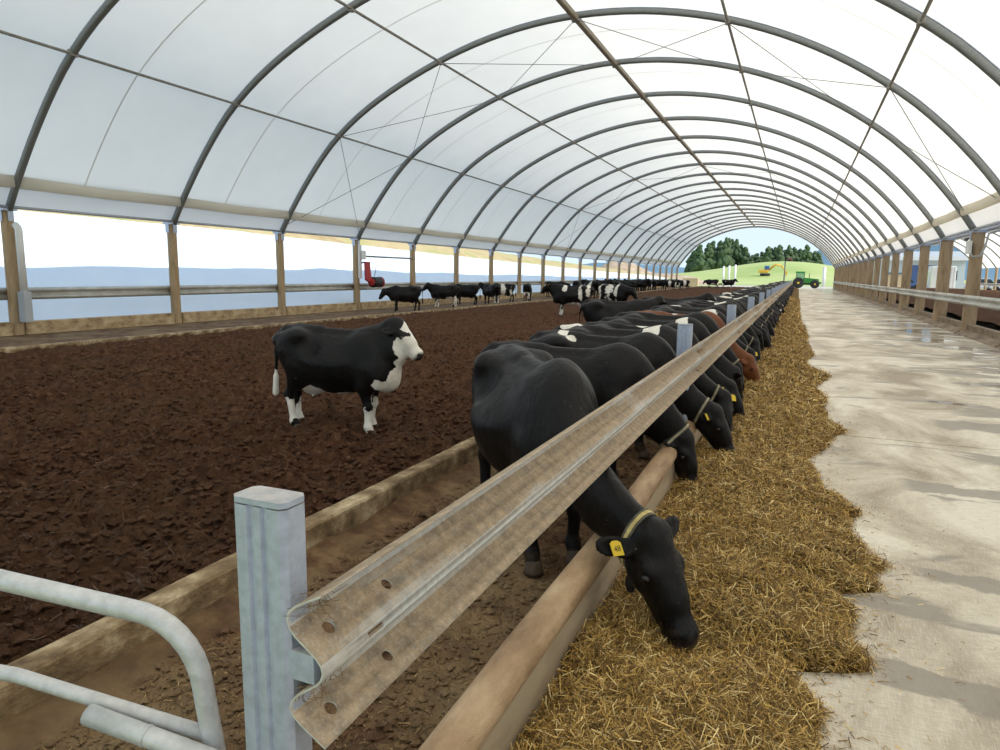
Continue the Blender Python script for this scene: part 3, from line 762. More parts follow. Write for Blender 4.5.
b = MB(); b.tube([(XR + .3, YS, ZP + .06), (XR + .3, YE2, ZP + .06)], .06, 8); b.build('valley_gutter', M['galv'], ceil2)
xs = np.arange(XR + .42, XR2 - .42, .25); ys = np.arange(-8, YE2 + .5, .3)
X, Y = np.meshgrid(xs, ys); Z = .42 + .10 * fbm(X * 1.2, Y * 1.2, 4, 55)
o = link(bpy.data.objects.new('compost_bedding', grid_mesh('compost_bedding_far', X, Y, Z, M['compost']))); o.name = 'compost_bedding.001'
tag(o, 'brown compost bedding seen between the right posts under the neighbouring roof', 'bedding', kind='stuff')
b = MB(); b.box((XR + .08, -8, -.1), (XR + .2, YE, .45)); b.build('retaining_board', M['woodr'], wr)

# ---------------------------------------------------------------- feed barrier
FX, FZ = -.785, 1.142
feed_rail = empty('feed_rail', (FX, 1.0, 0))
tag(feed_rail, 'long dusty galvanised guardrail on steel posts, running above the feeding cows', 'railing')
def rl(x, y, z): return (x - FX, y - 1.0, z)
P_ = [1.0] + [1.6 + 4.85 * k for k in range(1, 24)]
P_ = [p for p in P_ if p < YE]
spl = [.978] + [p + .16 for p in P_[1:]] + [YE]
def holed(me, holes):
    """cuts real bolt holes"""
    o = link(bpy.data.objects.new('tmp', me)); cut = []
    for p, ax, r, ln in holes:
        c = MB(); a = Vector(ax).normalized() * .05
        if ln: 
            t = Vector((0, ln / 2, 0)); n = a.normalized(); w = n.cross(t.normalized()) * r
            q = [Vector(p) + s for s in (-t - w, t - w, t + w, -t + w)]
            c.hexa([x - a for x in q] + [x + a for x in q])
        else: c.tube([Vector(p) - a, Vector(p) + a], r, 14)
        co = c.build('cut', M['black']); cut.append(co)
        md = o.modifiers.new('b', 'BOOLEAN'); md.object = co; md.operation = 'DIFFERENCE'; md.solver = 'EXACT'
    dg = bpy.context.evaluated_depsgraph_get(); r = bpy.data.meshes.new_from_object(o.evaluated_get(dg))
    for c in cut + [o]: bpy.data.objects.remove(c)
    return r
un = Vector((.064, 0, .083)).normalized(); ln_ = Vector((.072, 0, .083)).normalized()
for i in range(len(spl) - 1):
    b = MB(); ya, yb = spl[i], spl[i + 1] + (.32 if i < len(spl) - 2 else 0)
    dx = .0 if i % 2 == 0 else .005
    wbeam(b, 0, FZ, ya - 1.0, yb - 1.0, .004)
    me = b.mesh('rail_beam', M['rail'])
    if i == 0:
        n1 = Vector((.66, 0, .75)); 
        hs = []
        for yy in (1.055, 1.27):
            hs += [((-.045, yy - 1, FZ - .107), n1, .0150, 0), ((-.045, yy - 1, FZ - .286), n1, .0150, 0)]
        hs += [((-.002, 1.16 - 1, FZ - .155), (1, 0, 0), .007, .06)]
        me = holed(me, hs)
    o = inst('rail_beam', me, feed_rail, (dx, 0, 0))
    if i > 0 and ya < 40:
        for yy in (.06, .26):
            for zz in (-.107, -.286):
                p = Vector((-.045 + .003, ya - 1 + yy, FZ + zz)); n = Vector((.66, 0, .75)); bb = MB(); bb.tube([p - n * .01, p + n * .016], .014, 6)
                bb.build('bolt', M['woodr'], feed_rail)
# posts: rolled section with two grooves down the face
a, d = .066, .037
pp = [(-a, -d + .012), (-a + .012, -d), (-.026, -d), (-.022, -d + .007), (-.012, -d + .007), (-.008, -d), (.008, -d), (.012, -d + .007), (.022, -d + .007), (.026, -d), (a - .012, -d), (a, -d + .012), (a, d - .012), (a - .012, d), (-a + .012, d), (-a, d - .012)]
b = MB(); b.extrude(pp, (0, 0, -.3), (1, 0, 0), (0, 1, 0), (0, 0, 1), 1.60); me = b.mesh('steel_post', M['galv'])
tc = MB(); tc.extrude([(x * 1.0, y * 1.0) for x, y in pp if abs(y) > .04 or abs(x) > .04], (0, 0, 1.30), (1, 0, 0), (0, 1, 0), (0, 0, 1), .012); tcm = tc.mesh('post_cap', M['galv'])
spb = MB(); spb.box((-.03, -.04, -.03), (.03, .04, .03)); spm = spb.mesh('spacer', M['galv'])
for y in P_:
    x = -.931
    o = inst('steel_post', me, feed_rail, rl(x, y + .01, 0)); inst('post_cap', tcm, feed_rail, rl(x, y + .01, .003))
    inst('spacer', spm, feed_rail, rl(-.84, y + .02, FZ - .156))
# straw and dirt caught behind the rail end
V, Q, = [], []
for i in range(170):
    c = np.array([rng.uniform(-.88, -.82), rng.uniform(.985, 1.09), rng.choice([FZ - .05, FZ - .20, FZ - .23]) + rng.normal(0, .018)])
    d_ = rng.normal(0, 1, 3); d_ /= np.linalg.norm(d_); l = rng.uniform(.008, .03); s = np.cross(d_, rng.normal(0, 1, 3)); s /= np.linalg.norm(s); s *= .0008
    k0 = len(V); V += [c - d_ * l - s, c - d_ * l + s, c + d_ * l + s, c + d_ * l - s]; Q.append((k0, k0+1, k0+2, k0+3))
V = np.array(V) - np.array([FX, 1.0, 0])
o = link(bpy.data.objects.new('caught_straw', np_mesh('caught_straw', V, Q, mat('dead_straw', (.26, .17, .09), .8), False)), feed_rail); tag(o, kind='stuff')

# ---- neck pole on the nib wall
NX, NZ, NR = -.863, .335, .073
neck = empty('neck_pole', (NX, 0, 0)); tag(neck, 'smooth brown round timber pole the cows lean over, lying on the nib wall', 'pole')
ends = [-1.0, 6.95, 12.9] + [18.8 + 5.9 * k for k in range(17)]
ends = [e for e in ends if e < YE] + [YE]
for i in range(len(ends) - 1):
    b = MB(); n = max(3, int((ends[i + 1] - ends[i]) / .5)); pts, rr = [], []
    for j in range(n + 1):
        y = ends[i] + .01 + (ends[i + 1] - ends[i] - .02) * j / n
        pts.append((.004 * math.sin(y * 2.1 + i), y, NZ + .004 * math.sin(y * 1.3))); rr.append(NR * (1 + .02 * math.sin(y * 3.1 + i)))
    b.tube(pts, rr, 18); b.build('pole_section', M['pole'], neck)
nib = empty('trim_3', (-.83, 0, 0)); tag(nib, kind='structure')
for i in range(len(ends) - 1):
    b = MB(); b.box((-.085, ends[i] + .004, .085), (.012, ends[i + 1] - .004, .285), .006); b.build('nib_board', M['nib'], nib)
    b = MB(); b.box((-.095, ends[i], -.2), (.022, ends[i + 1], .082), .006); b.build('nib_footing', M['nib'], nib)

# ---- gate at the near end of the alley
gate = empty('gate', (-1.12, .99, 0)); tag(gate, 'galvanised tube gate with a rounded corner in the near left corner', 'gate')
g = Vector((-1.114, 1.010, 0)); gd = (Vector((-1.62, .894, 0)) - g).normalized()
def gp(s, z, off=0.): p = g + gd * s; return (p.x + 1.12 - gd.y * off, p.y - .99 + gd.x * off, z)
b = MB(); pts = [gp(2.4, 1.14), gp(1.2, 1.105), gp(.62, 1.062), gp(.25, 1.02)]
r = .17
for k in range(1, 9):
    t = k / 8 * math.pi / 2 * .96
    pts.append(gp(.185 - r * .97 * math.sin(t) , 1.012 - r * (1 - math.cos(t)) * 1.0))
pts += [gp(.0, .70), gp(.0, .08)]
b.tube(pts, .0225, 14); b.build('gate_frame', M['gate'], gate)
b = MB(); b.tube([gp(2.4, .90), gp(.5, .818), gp(.0, .735)], .0165, 12); b.build('gate_bar', M['gate'], gate)
b = MB(); b.tube([gp(2.4, .55), gp(.0, .42)], .0165, 12); b.build('gate_bar', M['gate'], gate)
b = MB(); b.tube([gp(2.4, .25), gp(.0, .14)], .0165, 12); b.build('gate_bar', M['gate'], gate)
b = MB(); b.tube([gp(.275, .781, .045), gp(-.08, .703, .045)], .022, 14); b.tube([gp(.135, .7505, .045), gp(.128, .749, .045)], .0235, 14); b.build('latch_sleeve', M['gate'], gate)

# ---------------------------------------------------------------- feed along the barrier
EDGE = [(-2, .1), (1.5, .12), (2.2, .16), (2.65, .19), (2.84, .21), (2.95, .13), (3.12, .07), (3.2, .30), (3.27, .43), (3.36, .41), (3.49, .34), (3.64, .37), (3.85, .40), (4.03, .30), (4.18, .57), (4.35, .52), (4.6, .62), (4.66, .46), (4.82, .50), (5.09, .43), (5.4, .45), (5.53, .55), (6.12, .28), (6.66, .26), (7.04, .21), (7.58, .36), (8.15, .47), (8.61, .63), (8.9, .5), (9.77, .40), (10.7, .49), (11.88, .33), (13.37, .65), (13.9, .4), (15.15, .22), (16.82, .42), (20.43, .31), (24.22, .34), (29.58, .17), (38.17, .14), (50, .15), (118, .15)]
ex, ev = np.array([e[0] for e in EDGE]), np.array([e[1] for e in EDGE])
def feed_edge(Y): return np.interp(Y, ex, ev) + .035 * fbm(Y * 5, Y * 0, 3, 71)
def feed_z(X, Y):
    e = feed_edge(Y); w = e + .82; u = np.clip((X + .82) / w, 0, 1.15)
    base = .045 + .12 * np.sin(np.clip(u * 1.25 + .1, 0, 1.15) * math.pi * .8)
    prof = base * np.clip((1 - u) / .16, 0, 1) ** .6
    prof = prof * (1 - .7 * np.exp(-((X + .34) / .22) ** 2 - ((Y - 2.98) / .28) ** 2))    # eaten hollow under the nearest muzzle
    z = prof * (1 + .30 * fbm(X * 2.2, Y * 2.2, 3, 41)) + .028 * fbm(X * 8, Y * 8, 4, 43, .6) * np.clip((1.02 - u) / .12, 0, 1)
    return np.where(u > 1.0, -.03, z - .004)
ys = [-.5]
while ys[-1] < YE - 1: ys.append(ys[-1] + max(.018, .008 * abs(ys[-1])))
ys = np.array(ys); uu = np.concatenate([np.linspace(0, .8, 46), np.linspace(.815, 1.02, 22)])
E_ = feed_edge(ys)
X = -.82 + uu[None, :] * (E_[:, None] + .82); Y = np.repeat(ys[:, None], len(uu), 1)
# strands lying on the heap
def strands(N, ypdf, y0, y1, wmul, lrange, onbed=False):
    u = rng.random(N)
    y = y0 * (y1 / y0) ** u if ypdf == 'log' else y0 + (y1 - y0) * u
    e = feed_edge(y); s = rng.random(N); x = -.80 + s * (e + .80 + rng.exponential(.012, N))
    return x, y
def straw_mesh(x, y, zf, wmul, lmin, lmax, cols, lift=.012, pitch=.35):
    N = len(x); az = rng.random(N) * 2 * math.pi; pt = rng.normal(0, pitch, N)
    L = lmin + (lmax - lmin) * rng.random(N) ** 1.8; W = (.0009 + .0013 * rng.random(N)) * wmul
    d = np.stack([np.cos(az) * np.cos(pt), np.sin(az) * np.cos(pt), np.sin(pt)], 1)
    sd_ = np.stack([-np.sin(az), np.cos(az), rng.normal(0, .5, N)], 1); sd_ /= np.linalg.norm(sd_, axis=1)[:, None]
    c = np.stack([x, y, zf(x, y) + lift * rng.random(N) + np.abs(d[:, 2]) * L * .35], 1)
    bend = rng.normal(0, .16, (N, 3)) * L[:, None]; bend[:, 2] = np.abs(bend[:, 2])
    A, B, C = c - d * L[:, None] / 2, c + bend, c + d * L[:, None] / 2
    w = sd_ * W[:, None]
    V = np.stack([A - w, A + w, B - w, B + w, C - w, C + w], 1).reshape(-1, 3)
    i = np.arange(N) * 6
    Q = np.stack([np.stack([i, i + 1, i + 3, i + 2], 1), np.stack([i + 2, i + 3, i + 5, i + 4], 1)], 1).reshape(-1, 4)
    me = np_mesh('feed_strands', V, Q, M['straw'], False)
    cc = np.array(cols); pick = rng.integers(0, len(cc), N); t = cc[pick] * (.75 + .5 * rng.random((N, 1)))
    at = me.color_attributes.new('tone', 'FLOAT_COLOR', 'POINT'); at.data.foreach_set('color', np.repeat(np.concatenate([t, np.ones((N, 1))], 1), 6, 0).astype(np.float32).ravel())
    return me
STRAW = [(.66, .44, .14), (.50, .31, .08), (.36, .21, .05), (.20, .11, .03), (.78, .60, .28), (.46, .29, .07), (.28, .165, .04), (.11, .06, .018), (.14, .08, .02)]
feed = link(bpy.data.objects.new('silage_feed', grid_mesh('silage_feed', X, Y, feed_z(X, Y), M['feed']))); tag(feed, 'long heap of golden chopped silage along the feed barrier on the concrete lane', 'silage', kind='stuff')
for N, y0, y1, wm, l0, l1 in ((30000, -.5, 1.7, 1.1, .02, .12), (110000, 1.6, 5.0, 1., .02, .12), (65000, 4.8, 10., 1.5, .03, .12), (45000, 9.5, 22, 2.8, .05, .16), (22000, 21, 60, 5.5, .08, .26)):
    x, y = strands(N, 'log' if y0 > 0 else 'lin', y0, y1, wm, (l0, l1))
    o = link(bpy.data.objects.new('loose_strands', straw_mesh(x, y, feed_z, wm, l0, l1, STRAW)), feed); tag(o, kind='stuff')
# strays on the lane and bits in the alley and bedding
n = 900; y = 1.8 * (14 / 1.8) ** rng.random(n); x = feed_edge(y) + rng.exponential(.14, n)
o = link(bpy.data.objects.new('stray_strands', straw_mesh(x, y, lambda a, b: np.full(len(a), .002), 1.1, .015, .06, STRAW, .003, .05)), feed); tag(o, kind='stuff')
zal = lambda a, b: .012 + .030 * fbm(a * 3, b * 3, 5, 11, .6) + .035 * np.maximum(fbm(a * 12, b * 12, 4, 17, .6), 0)
n = 20000; y = .9 * (16 / .9) ** rng.random(n); x = rng.uniform(-2.6, -.95, n)
o = link(bpy.data.objects.new('straw_litter', straw_mesh(x, y, zal, 1.1, .012, .05, [(.36, .24, .10), (.22, .14, .06), (.15, .09, .04), (.10, .06, .03)], .006, .1))); tag(o, 'short brown straw litter trodden into the dirt of the cow alley', 'straw', kind='stuff')
def clod_mesh(x, y, zf, s0, s1, m):
    N = len(x); sv = np.array([(1, 0, 0), (0, 1, 0), (-1, 0, 0), (0, -1, 0), (0, 0, 1), (0, 0, -1), (.7, .7, .5), (-.7, .6, .5), (-.6, -.7, .5), (.7, -.6, .5)], float)
    sf = np.array([(0, 6, 9), (0, 1, 6), (1, 7, 6), (1, 2, 7), (2, 8, 7), (2, 3, 8), (3, 9, 8), (3, 0, 9), (6, 7, 4), (7, 8, 4), (8, 9, 4), (9, 6, 4), (1, 0, 5), (2, 1, 5), (3, 2, 5), (0, 3, 5)])
    r = s0 + (s1 - s0) * rng.random(N) ** 3; a = rng.random(N) * 6.283
    V = sv[None] * (.65 + .7 * rng.random((N, 10, 1))) * r[:, None, None] * np.array([1.2, .9, .85])
    V = np.stack([V[..., 0] * np.cos(a)[:, None] - V[..., 1] * np.sin(a)[:, None], V[..., 0] * np.sin(a)[:, None] + V[..., 1] * np.cos(a)[:, None], V[..., 2]], -1)
    V += np.stack([x, y, zf(x, y) + r * .25], 1)[:, None, :]
    return np_mesh('clods', V.reshape(-1, 3), (sf[None] + 10 * np.arange(N)[:, None, None]).reshape(-1, 3), m, False, 3)
n = 34000; y = 1.2 * (16 / 1.2) ** rng.random(n); x = -2.9 - 8 * rng.random(n) ** 1.3
o = link(bpy.data.objects.new('loose_clods', clod_mesh(x, y, bed_z, .007, .036, M['compost'])), bed); tag(o, kind='stuff')
n = 14000; y = .9 * (14 / .9) ** rng.random(n); x = -2.6 + 1.65 * rng.random(n)
o = link(bpy.data.objects.new('dung_crumbs', clod_mesh(x, y, zal, .004, .022, M['alley']))); tag(o, 'brown crumbs of dung and dirt scattered on the cow alley', 'dirt', kind='stuff')
n = 26000; y = 1.2 * (22 / 1.2) ** rng.random(n); x = rng.uniform(-12, -2.85, n)
o = link(bpy.data.objects.new('bedding_fibres', straw_mesh(x, y, bed_z, 1.3, .03, .11, [(.10, .058, .034), (.06, .033, .02), (.14, .085, .05), (.035, .02, .013), (.035, .02, .013)], .014, .25)), bed); tag(o, kind='stuff')
# ---------------------------------------------------------------- outside
def field_grid(name, x0, x1, y0, y1, nx, ny, zf, m):
    X, Y = np.meshgrid(np.linspace(x0, x1, nx), np.linspace(y0, y1, ny)); return link(bpy.data.objects.new(name, grid_mesh(name, X, Y, zf(X, Y), m)))
M['yard'] = mottled('gravel_yard', (.42, .38, .32), (.58, .54, .47), .5, .9, .2)
M['pasture'] = mottled('pasture', (.27, .36, .10), (.38, .45, .16), .03, .9, 0, .1, 0, 6, (1, 1, 1), (.47, .50, .22))
M['drygrass'] = mottled('dry_grass', (.36, .26, .13), (.50, .40, .22), .35, .95, .6, .2, 0, 7, (1, 1, 1), (.30, .33, .10))
M['tarp'] = mottled('shade_tinted_tarp', (.72, .83, .94), (.78, .87, .96), .8, .45, .15, .05)  # white sheet, with the blue of its skylit shade put into the colour
M['hillblue'] = mottled('haze_blue_hill', (.10, .19, .27), (.14, .24, .32), .004, .95, 0)  # blue of distance haze put into the mountain colour
b = MB(); b.box((-1200, -300, -1.2), (1200, 1500, -.34)); o = b.build('floor', M['pasture']); o.name = 'floor.003'; tag(o, kind='structure')
b = MB(); b.box((-14.2, YE + .7, -.33), (60, 152, -.02)); b.box((5.6, -60, -.33), (120, YE + .7, -.03)); o = b.build('floor', M['yard']); o.name = 'floor.004'; tag(o, kind='structure')
# tarp covered bank beyond the left wall
def bank_z(X, Y):
    d = -20.2 - X + .25 * fbm(Y * .25, Y * 0, 2, 61)
    h = np.interp(d, [-.3, 0, .5, 1.2, 2.2, 4, 7, 10], [0, .12, 1.05, 1.9, 2.6, 3.3, 3.9, 4.05])
    fade = np.interp(Y, [-20, 28, 60, 100, 130], [1.10, .98, .8, .6, .5])
    return h * fade + .05 * fbm(X * 1.3, Y * .5, 3, 63) * np.clip(d, 0, 1)
o = field_grid('silage_tarp', -28.5, -19.95, -12, 128, 34, 240, bank_z, M['tarp']); tag(o, 'white plastic sheet over a long silage bank outside the left posts', 'tarp')
so = o.modifiers.new('t', 'SOLIDIFY'); so.thickness = .08
def ridge_z(X, Y):
    d = -27.5 - X
    return np.interp(d, [0, 2, 8, 20, 60], [2.6, 3.9, 6.6, 9.5, 12]) * np.interp(Y, [-30, 30, 60, 90, 150, 220], [1.0, .98, .80, .62, .42, .1]) + .35 * fbm(X * .3, Y * .3, 4, 67)
o = field_grid('hillside', -110, -27, -60, 240, 60, 200, ridge_z, M['drygrass']); tag(o, kind='structure', label=None)
# far hill, mountains
def hill_z(X, Y):
    return -.5 + (3.9 * np.exp(-((X + 10) / 80) ** 2) + 5.4 * np.exp(-((X + 5) / 30) ** 2)) * np.exp(-((Y - 330) / 62) ** 2) + 3 * np.exp(-(((X + 90) / 60) ** 2 + ((Y - 420) / 60) ** 2)) + .3 * fbm(X * .03, Y * .03, 3, 81)
o = field_grid('hillside', -260, 160, 190, 640, 70, 70, hill_z, M['pasture']); o.name = 'hillside.001'; tag(o, kind='structure')
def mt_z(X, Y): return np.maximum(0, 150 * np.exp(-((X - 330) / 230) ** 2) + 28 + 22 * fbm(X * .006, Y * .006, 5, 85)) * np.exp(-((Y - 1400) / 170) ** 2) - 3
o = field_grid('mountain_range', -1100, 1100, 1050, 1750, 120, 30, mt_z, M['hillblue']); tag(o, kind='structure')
# earth heap by the far left corner of the opening
M['earth'] = mottled('bare_earth', (.34, .25, .17), (.50, .40, .30), .6, .95, .3)
o = field_grid('earth_mound', -52, -18, 165, 195, 40, 24, lambda X, Y: -.4 + 6.5 * np.exp(-((X + 44) / 7) ** 2 - ((Y - 180) / 8) ** 2) + 2.6 * np.exp(-((X + 30) / 9) ** 2 - ((Y - 180) / 7) ** 2) + .3 * fbm(X * .4, Y * .4, 3, 87), M['earth']); tag(o, 'bare brown earth mound below the trees beyond the far opening', 'mound')

# trees: every one its own crown and trunk
def leaf_mat(name, a, b_):
    m = mat(name, a, .8, 0, .2); k = NT(m); k.color(k.ramp(k.noise(k.co('Object'), .9, 5, .7), [(.35, a), (.65, b_)])); k.bump(k.noise(k.co('Object'), 2.2, 5, .7), 1, .5); return m
M['leaf'] = leaf_mat('pine_foliage', (.03, .065, .045), (.13, .18, .075)); M['bark'] = mat('bark', (.09, .065, .045), .9)
def crown(seed, w, h):
    rs = np.random.default_rng(seed); V, Q = [], []
    bm = bmesh.new(); bmesh.ops.create_icosphere(bm, subdivisions=2, radius=1)
    sv = np.array([v.co[:] for v in bm.verts]); sf = np.array([[v.index for v in f.verts] for f in bm.faces]); bm.free()
    for i in range(34):
        z = .14 + .84 * (i + rs.random()) / 34; rr = w * (.15 + .09 * rs.random()) * (1.25 - .75 * z); a = rs.random() * 6.28; d = w * .40 * (1.08 - z) ** .8 * rs.random() ** .5
        n = 1 + .55 * fbm(sv[:, 0] * 3 + i * 5 + sv[:, 2] * 2, sv[:, 1] * 3 + seed, 3, seed + i, .7)
        p = sv * n[:, None] * np.array([rr, rr, rr * 1.05]) + np.array([d * math.cos(a), d * math.sin(a), z * h])
        Q.append(sf + len(sv) * i); V.append(p)
    return np_mesh('crown', np.concatenate(V), np.concatenate(Q), M['leaf'], True, 3)
crowns = [crown(s, 8.5, 15) for s in range(4)]
tb = MB(); tb.tube([(0, 0, -2), (0, 0, 4), (.1, 0, 9)], [.35, .28, .15], 7); trunkm = tb.mesh('trunk', M['bark'])
rs = random.Random(5)
def tree(x, y, s, sz, i, label, group):
    z = float(hill_z(np.array([x]), np.array([y]))[0])
    t = empty('pine_tree', (x, y, z), rs.random() * 6); tag(t, label, 'tree', group)
    c = inst('crown', crowns[i % 4], t); inst('trunk', trunkm, t); t.scale = (s, s, s * sz)
for i in range(22):
    u = (i + rs.random() * .6) / 22; x = -57 + u * 31; top = np.interp(u, [0, .15, .35, .5, .8, 1], [.60, .78, .85, 1.0, 1.06, .72])
    tree(x, 395 + rs.uniform(-14, 14), 1.0, top * 1.25, i, 'dark green pine in the left clump on the hill beyond the far opening', 'pines in the left clump')
for i in range(22):
    u = (i + rs.random() * .6) / 22; x = -23.5 + u * 33; top = np.interp(u, [0, .2, .5, .8, 1], [.52, .72, .80, .80, .66])
    tree(x, 400 + rs.uniform(-14, 14), .92, top * 1.36, i + 2, 'green pine in the right clump on top of the grassy hill', 'pines in the right clump')

# three white poles
for i, x in enumerate((-14.4, -13.3, -12.1)):
    b = MB(); b.tube([(0, 0, -.3), (0, 0, 3.7 + .15 * i)], .22, 12); b.ball((0, 0, 3.7 + .15 * i), .22, 10, 6)
    o = b.build('white_pole', M['white'], None, (x, 150, 0)); tag(o, ('leftmost', 'middle', 'rightmost')[i] + ' of three tall white poles outside the far opening', 'pole', 'white poles in the yard')
b = MB(); b.tube([(0, 0, -.3), (0, 0, 3.6)], .3, 12); b.ball((0, 0, 3.6), .3, 10, 6); o = b.build('white_pole', M['white'], None, (4.6, 150, 0)); tag(o, 'single white pole behind the green tractor', 'pole')
# lamp post behind the feeding row
lp = empty('lamp_post', (-2.0, 112, 0)); tag(lp, 'slim dark post with a round dark lamp head near the far opening', 'lamp')
b = MB(); b.tube([(0, 0, 0), (0, 0, 4.1)], .09, 8); b.build('pole', M['arch'], lp)
b = MB(); b.tube([(0, 0, 4.05), (.25, 0, 4.35), (.5, 0, 4.4)], .07, 8); b.build('arm', M['arch'], lp)
b = MB(); b.lathe([(.1, 0), (.42, .05), (.44, .3), (.3, .5), (.08, .6)], (.62, 0, 4.1), 'z', 14); b.build('lamp_head', mat('brown_lamp_head', (.13, .06, .04), .5), lp)
# concrete block by the last left post
b = MB(); b.box((-1.3, -.6, 0), (1.3, .6, 1.5), .06); o = b.build('concrete_block', mottled('tan_block', (.50, .38, .24), (.60, .48, .33), 2, .9, .2), None, (-16.9, 121, -.02)); tag(o, 'tan concrete block outside the far end beside the last left post', 'block')

# tractor
TG, TY, TD = mat('tractor_green', (.03, .24, .04), .35), mat('wheel_yellow', (.72, .50, .03), .4), mat('tyre', (.02, .02, .02), .8)
TGL = bpy.data.materials.new('cab_glass'); TGL.use_nodes = True; pg = TGL.node_tree.nodes['Principled BSDF']; pg.inputs['Base Color'].default_value = (.35, .55, .50, 1); pg.inputs['Roughness'].default_value = .05; pg.inputs['Transmission Weight'].default_value = .85
tr = empty('tractor', (.85, 124, 0)); tag(tr, 'green tractor with yellow wheels parked across the far opening', 'tractor')
def wheel(x, y, r, w):
    b = MB(); b.lathe([(r * .55, -w / 2), (r * .9, -w / 2), (r, -w * .32), (r, w * .32), (r * .9, w / 2), (r * .55, w / 2)], (x, y, r), 'y', 24)
    for k in range(18):
        a = 2 * math.pi * k / 18; c, s = math.cos(a), math.sin(a); p = Vector((x + r * c, y, r + r * s)); t = Vector((-s, 0, c)) * r * .05; n = Vector((c, 0, s)) * r * .05; q = Vector((0, w * .42, 0))
        b.hexa([p - t - q - n, p + t - q - n, p + t + q - n, p - t + q - n, p - t - q + n, p + t - q + n, p + t + q + n, p - t + q + n])
    o = b.build('wheel', TD, tr); h = MB(); h.lathe([(.1, -w * .55), (r * .2, -w * .5), (r * .25, -w * .35), (r * .56, -w * .3), (r * .6, -w * .45), (r * .6, w * .45), (r * .56, w * .3), (r * .25, w * .35), (r * .2, w * .5), (.1, w * .55)], (x, y, r), 'y', 20); h.build('rim', TY, o)
for s in (-.85, .85): wheel(-.85, s, .86, .52); wheel(1.65, s, .68, .42)
b = MB(); b.hexa([(.0, -.38, .85), (2.25, -.34, .85), (2.25, .34, .85), (.0, .38, .85), (.0, -.38, 1.72), (2.2, -.30, 1.50), (2.2, .30, 1.50), (.0, .38, 1.72)]); b.build('bonnet', TG, tr)
b = MB(); b.box((-1.3, -.32, .55), (2.0, .32, .9), .05); b.build('chassis', TD, tr)
b = MB(); b.box((-1.25, -.62, .95), (.05, .62, 1.5), .06); b.build('cab_base', TG, tr)
b = MB(); b.box((-1.2, -.60, 1.5), (.02, .60, 2.5), .03); b.build('cab_glazing', TGL, tr)
b = MB(); b.box((-1.35, -.72, 2.5), (.12, .72, 2.72), .08); b.build('cab_roof', TG, tr)
for x, y in ((-1.2, -.6), (.02, -.6), (-1.2, .6), (.02, .6)):
    b = MB(); b.box((x - .04, y - .04, 1.5), (x + .04, y + .04, 2.52)); b.build('cab_post', TD, tr)
for s in (-.85, .85):
    b = MB(); pts = [(-.85 + 1.0 * math.cos(t), 0, .86 + 1.0 * math.sin(t)) for t in np.linspace(.5, 2.9, 9)]
    vs = [(x, s + e, z + dz) for x, _, z in pts for e, dz in ((-.3, 0), (.3, 0), (.3, .05), (-.3, .05))]; fs = [(4*i+k, 4*i+(k+1) % 4, 4*i+4+(k+1) % 4, 4*i+4+k) for i in range(8) for k in range(4)]
    b.add(vs, fs + [(0, 1, 2, 3), (32, 33, 34, 35)]); b.build('mudguard', TG, tr)
b = MB(); b.tube([(.75, .3, 1.6), (.75, .3, 2.4)], .05, 8); b.build('exhaust', TD, tr)
b = MB(); b.box((2.25, -.35, .75), (2.6, .35, 1.05), .04); b.build('front_weight', TG, tr)
# excavator
EX = mat('digger_yellow', (.75, .42, .05), .45); exd = empty('excavator', (-11.0, 262, float(hill_z(np.array([-11.0]), np.array([262.]))[0]))); tag(exd, 'orange yellow excavator with a blue cab working before the grassy hill', 'excavator')
for s in (-1.1, 1.1):
    b = MB(); b.tube([(-1.6, s, .45), (1.6, s, .45)], .45, 12, True, False, 1.); b.build('track', TD, exd)
b = MB(); b.box((-2.2, -1.2, 1.0), (1.0, 1.2, 2.2), .15); b.build('upper_body', EX, exd)
b = MB(); b.box((-.3, -1.2, 2.2), (1.3, 0, 3.5), .12); b.build('cab', mat('cab_blue', (.05, .12, .35), .2), exd)
b = MB(); b.tube([(1.0, .4, 1.9), (3.2, .4, 4.0), (5.0, .4, 3.6)], [.35, .38, .28], 8); b.build('boom', EX, exd)
b = MB(); b.tube([(5.0, .4, 3.7), (6.8, .4, 1.6)], [.28, .2], 8); b.build('dipper_arm', EX, exd)
b = MB(); b.hexa([(6.4, -.3, .5), (7.3, -.3, .3), (7.3, 1.1, .3), (6.4, 1.1, .5), (6.5, -.3, 1.7), (7.1, -.3, 1.6), (7.1, 1.1, 1.6), (6.5, 1.1, 1.7)]); b.build('bucket', EX, exd)

# yard to the right
yb_ = {}
ct = empty('shipping_container', (19.8, 122, 0)); tag(ct, 'white ribbed container in the yard, seen through the right posts', 'container'); ct.scale = (1.22, 1.22, 1.22)
b = MB(); b.box((-1.3, -1.2, .3), (1.3, 1.2, 3.0), .04); b.build('container_body', M['white'], ct)
for k in range(9):
    b = MB(); b.box((-1.22 + k * .29, -1.27, .4), (-1.08 + k * .29, -1.2, 2.9)); b.build('rib', M['white'], ct)
b = MB(); b.box((-1.3, -1.2, -.1), (1.3, 1.2, .3)); b.build('skid', M['grey'], ct)
sh = empty('farm_shed', (20.8, 150, 0)); tag(sh, 'pale farm shed with a white fascia and grey roof beyond the yard', 'shed'); sh.scale = (1.3, 1.3, 1.25)
b = MB(); b.box((-5.5, 0, -.2), (5.5, 7, 4.2)); b.build('shed_wall', mat('pale_cladding', (.55, .60, .58), .6), sh)
b = MB(); b.hexa([(-6, -.8, 4.2), (6, -.8, 4.2), (6, 7.5, 5.4), (-6, 7.5, 5.4), (-6, -.8, 4.5), (6, -.8, 4.5), (6, 7.5, 5.7), (-6, 7.5, 5.7)]); b.build('shed_roof', M['grey'], sh)
b = MB(); b.box((-6, -.95, 4.1), (6, -.8, 4.65)); b.build('fascia', M['white'], sh)
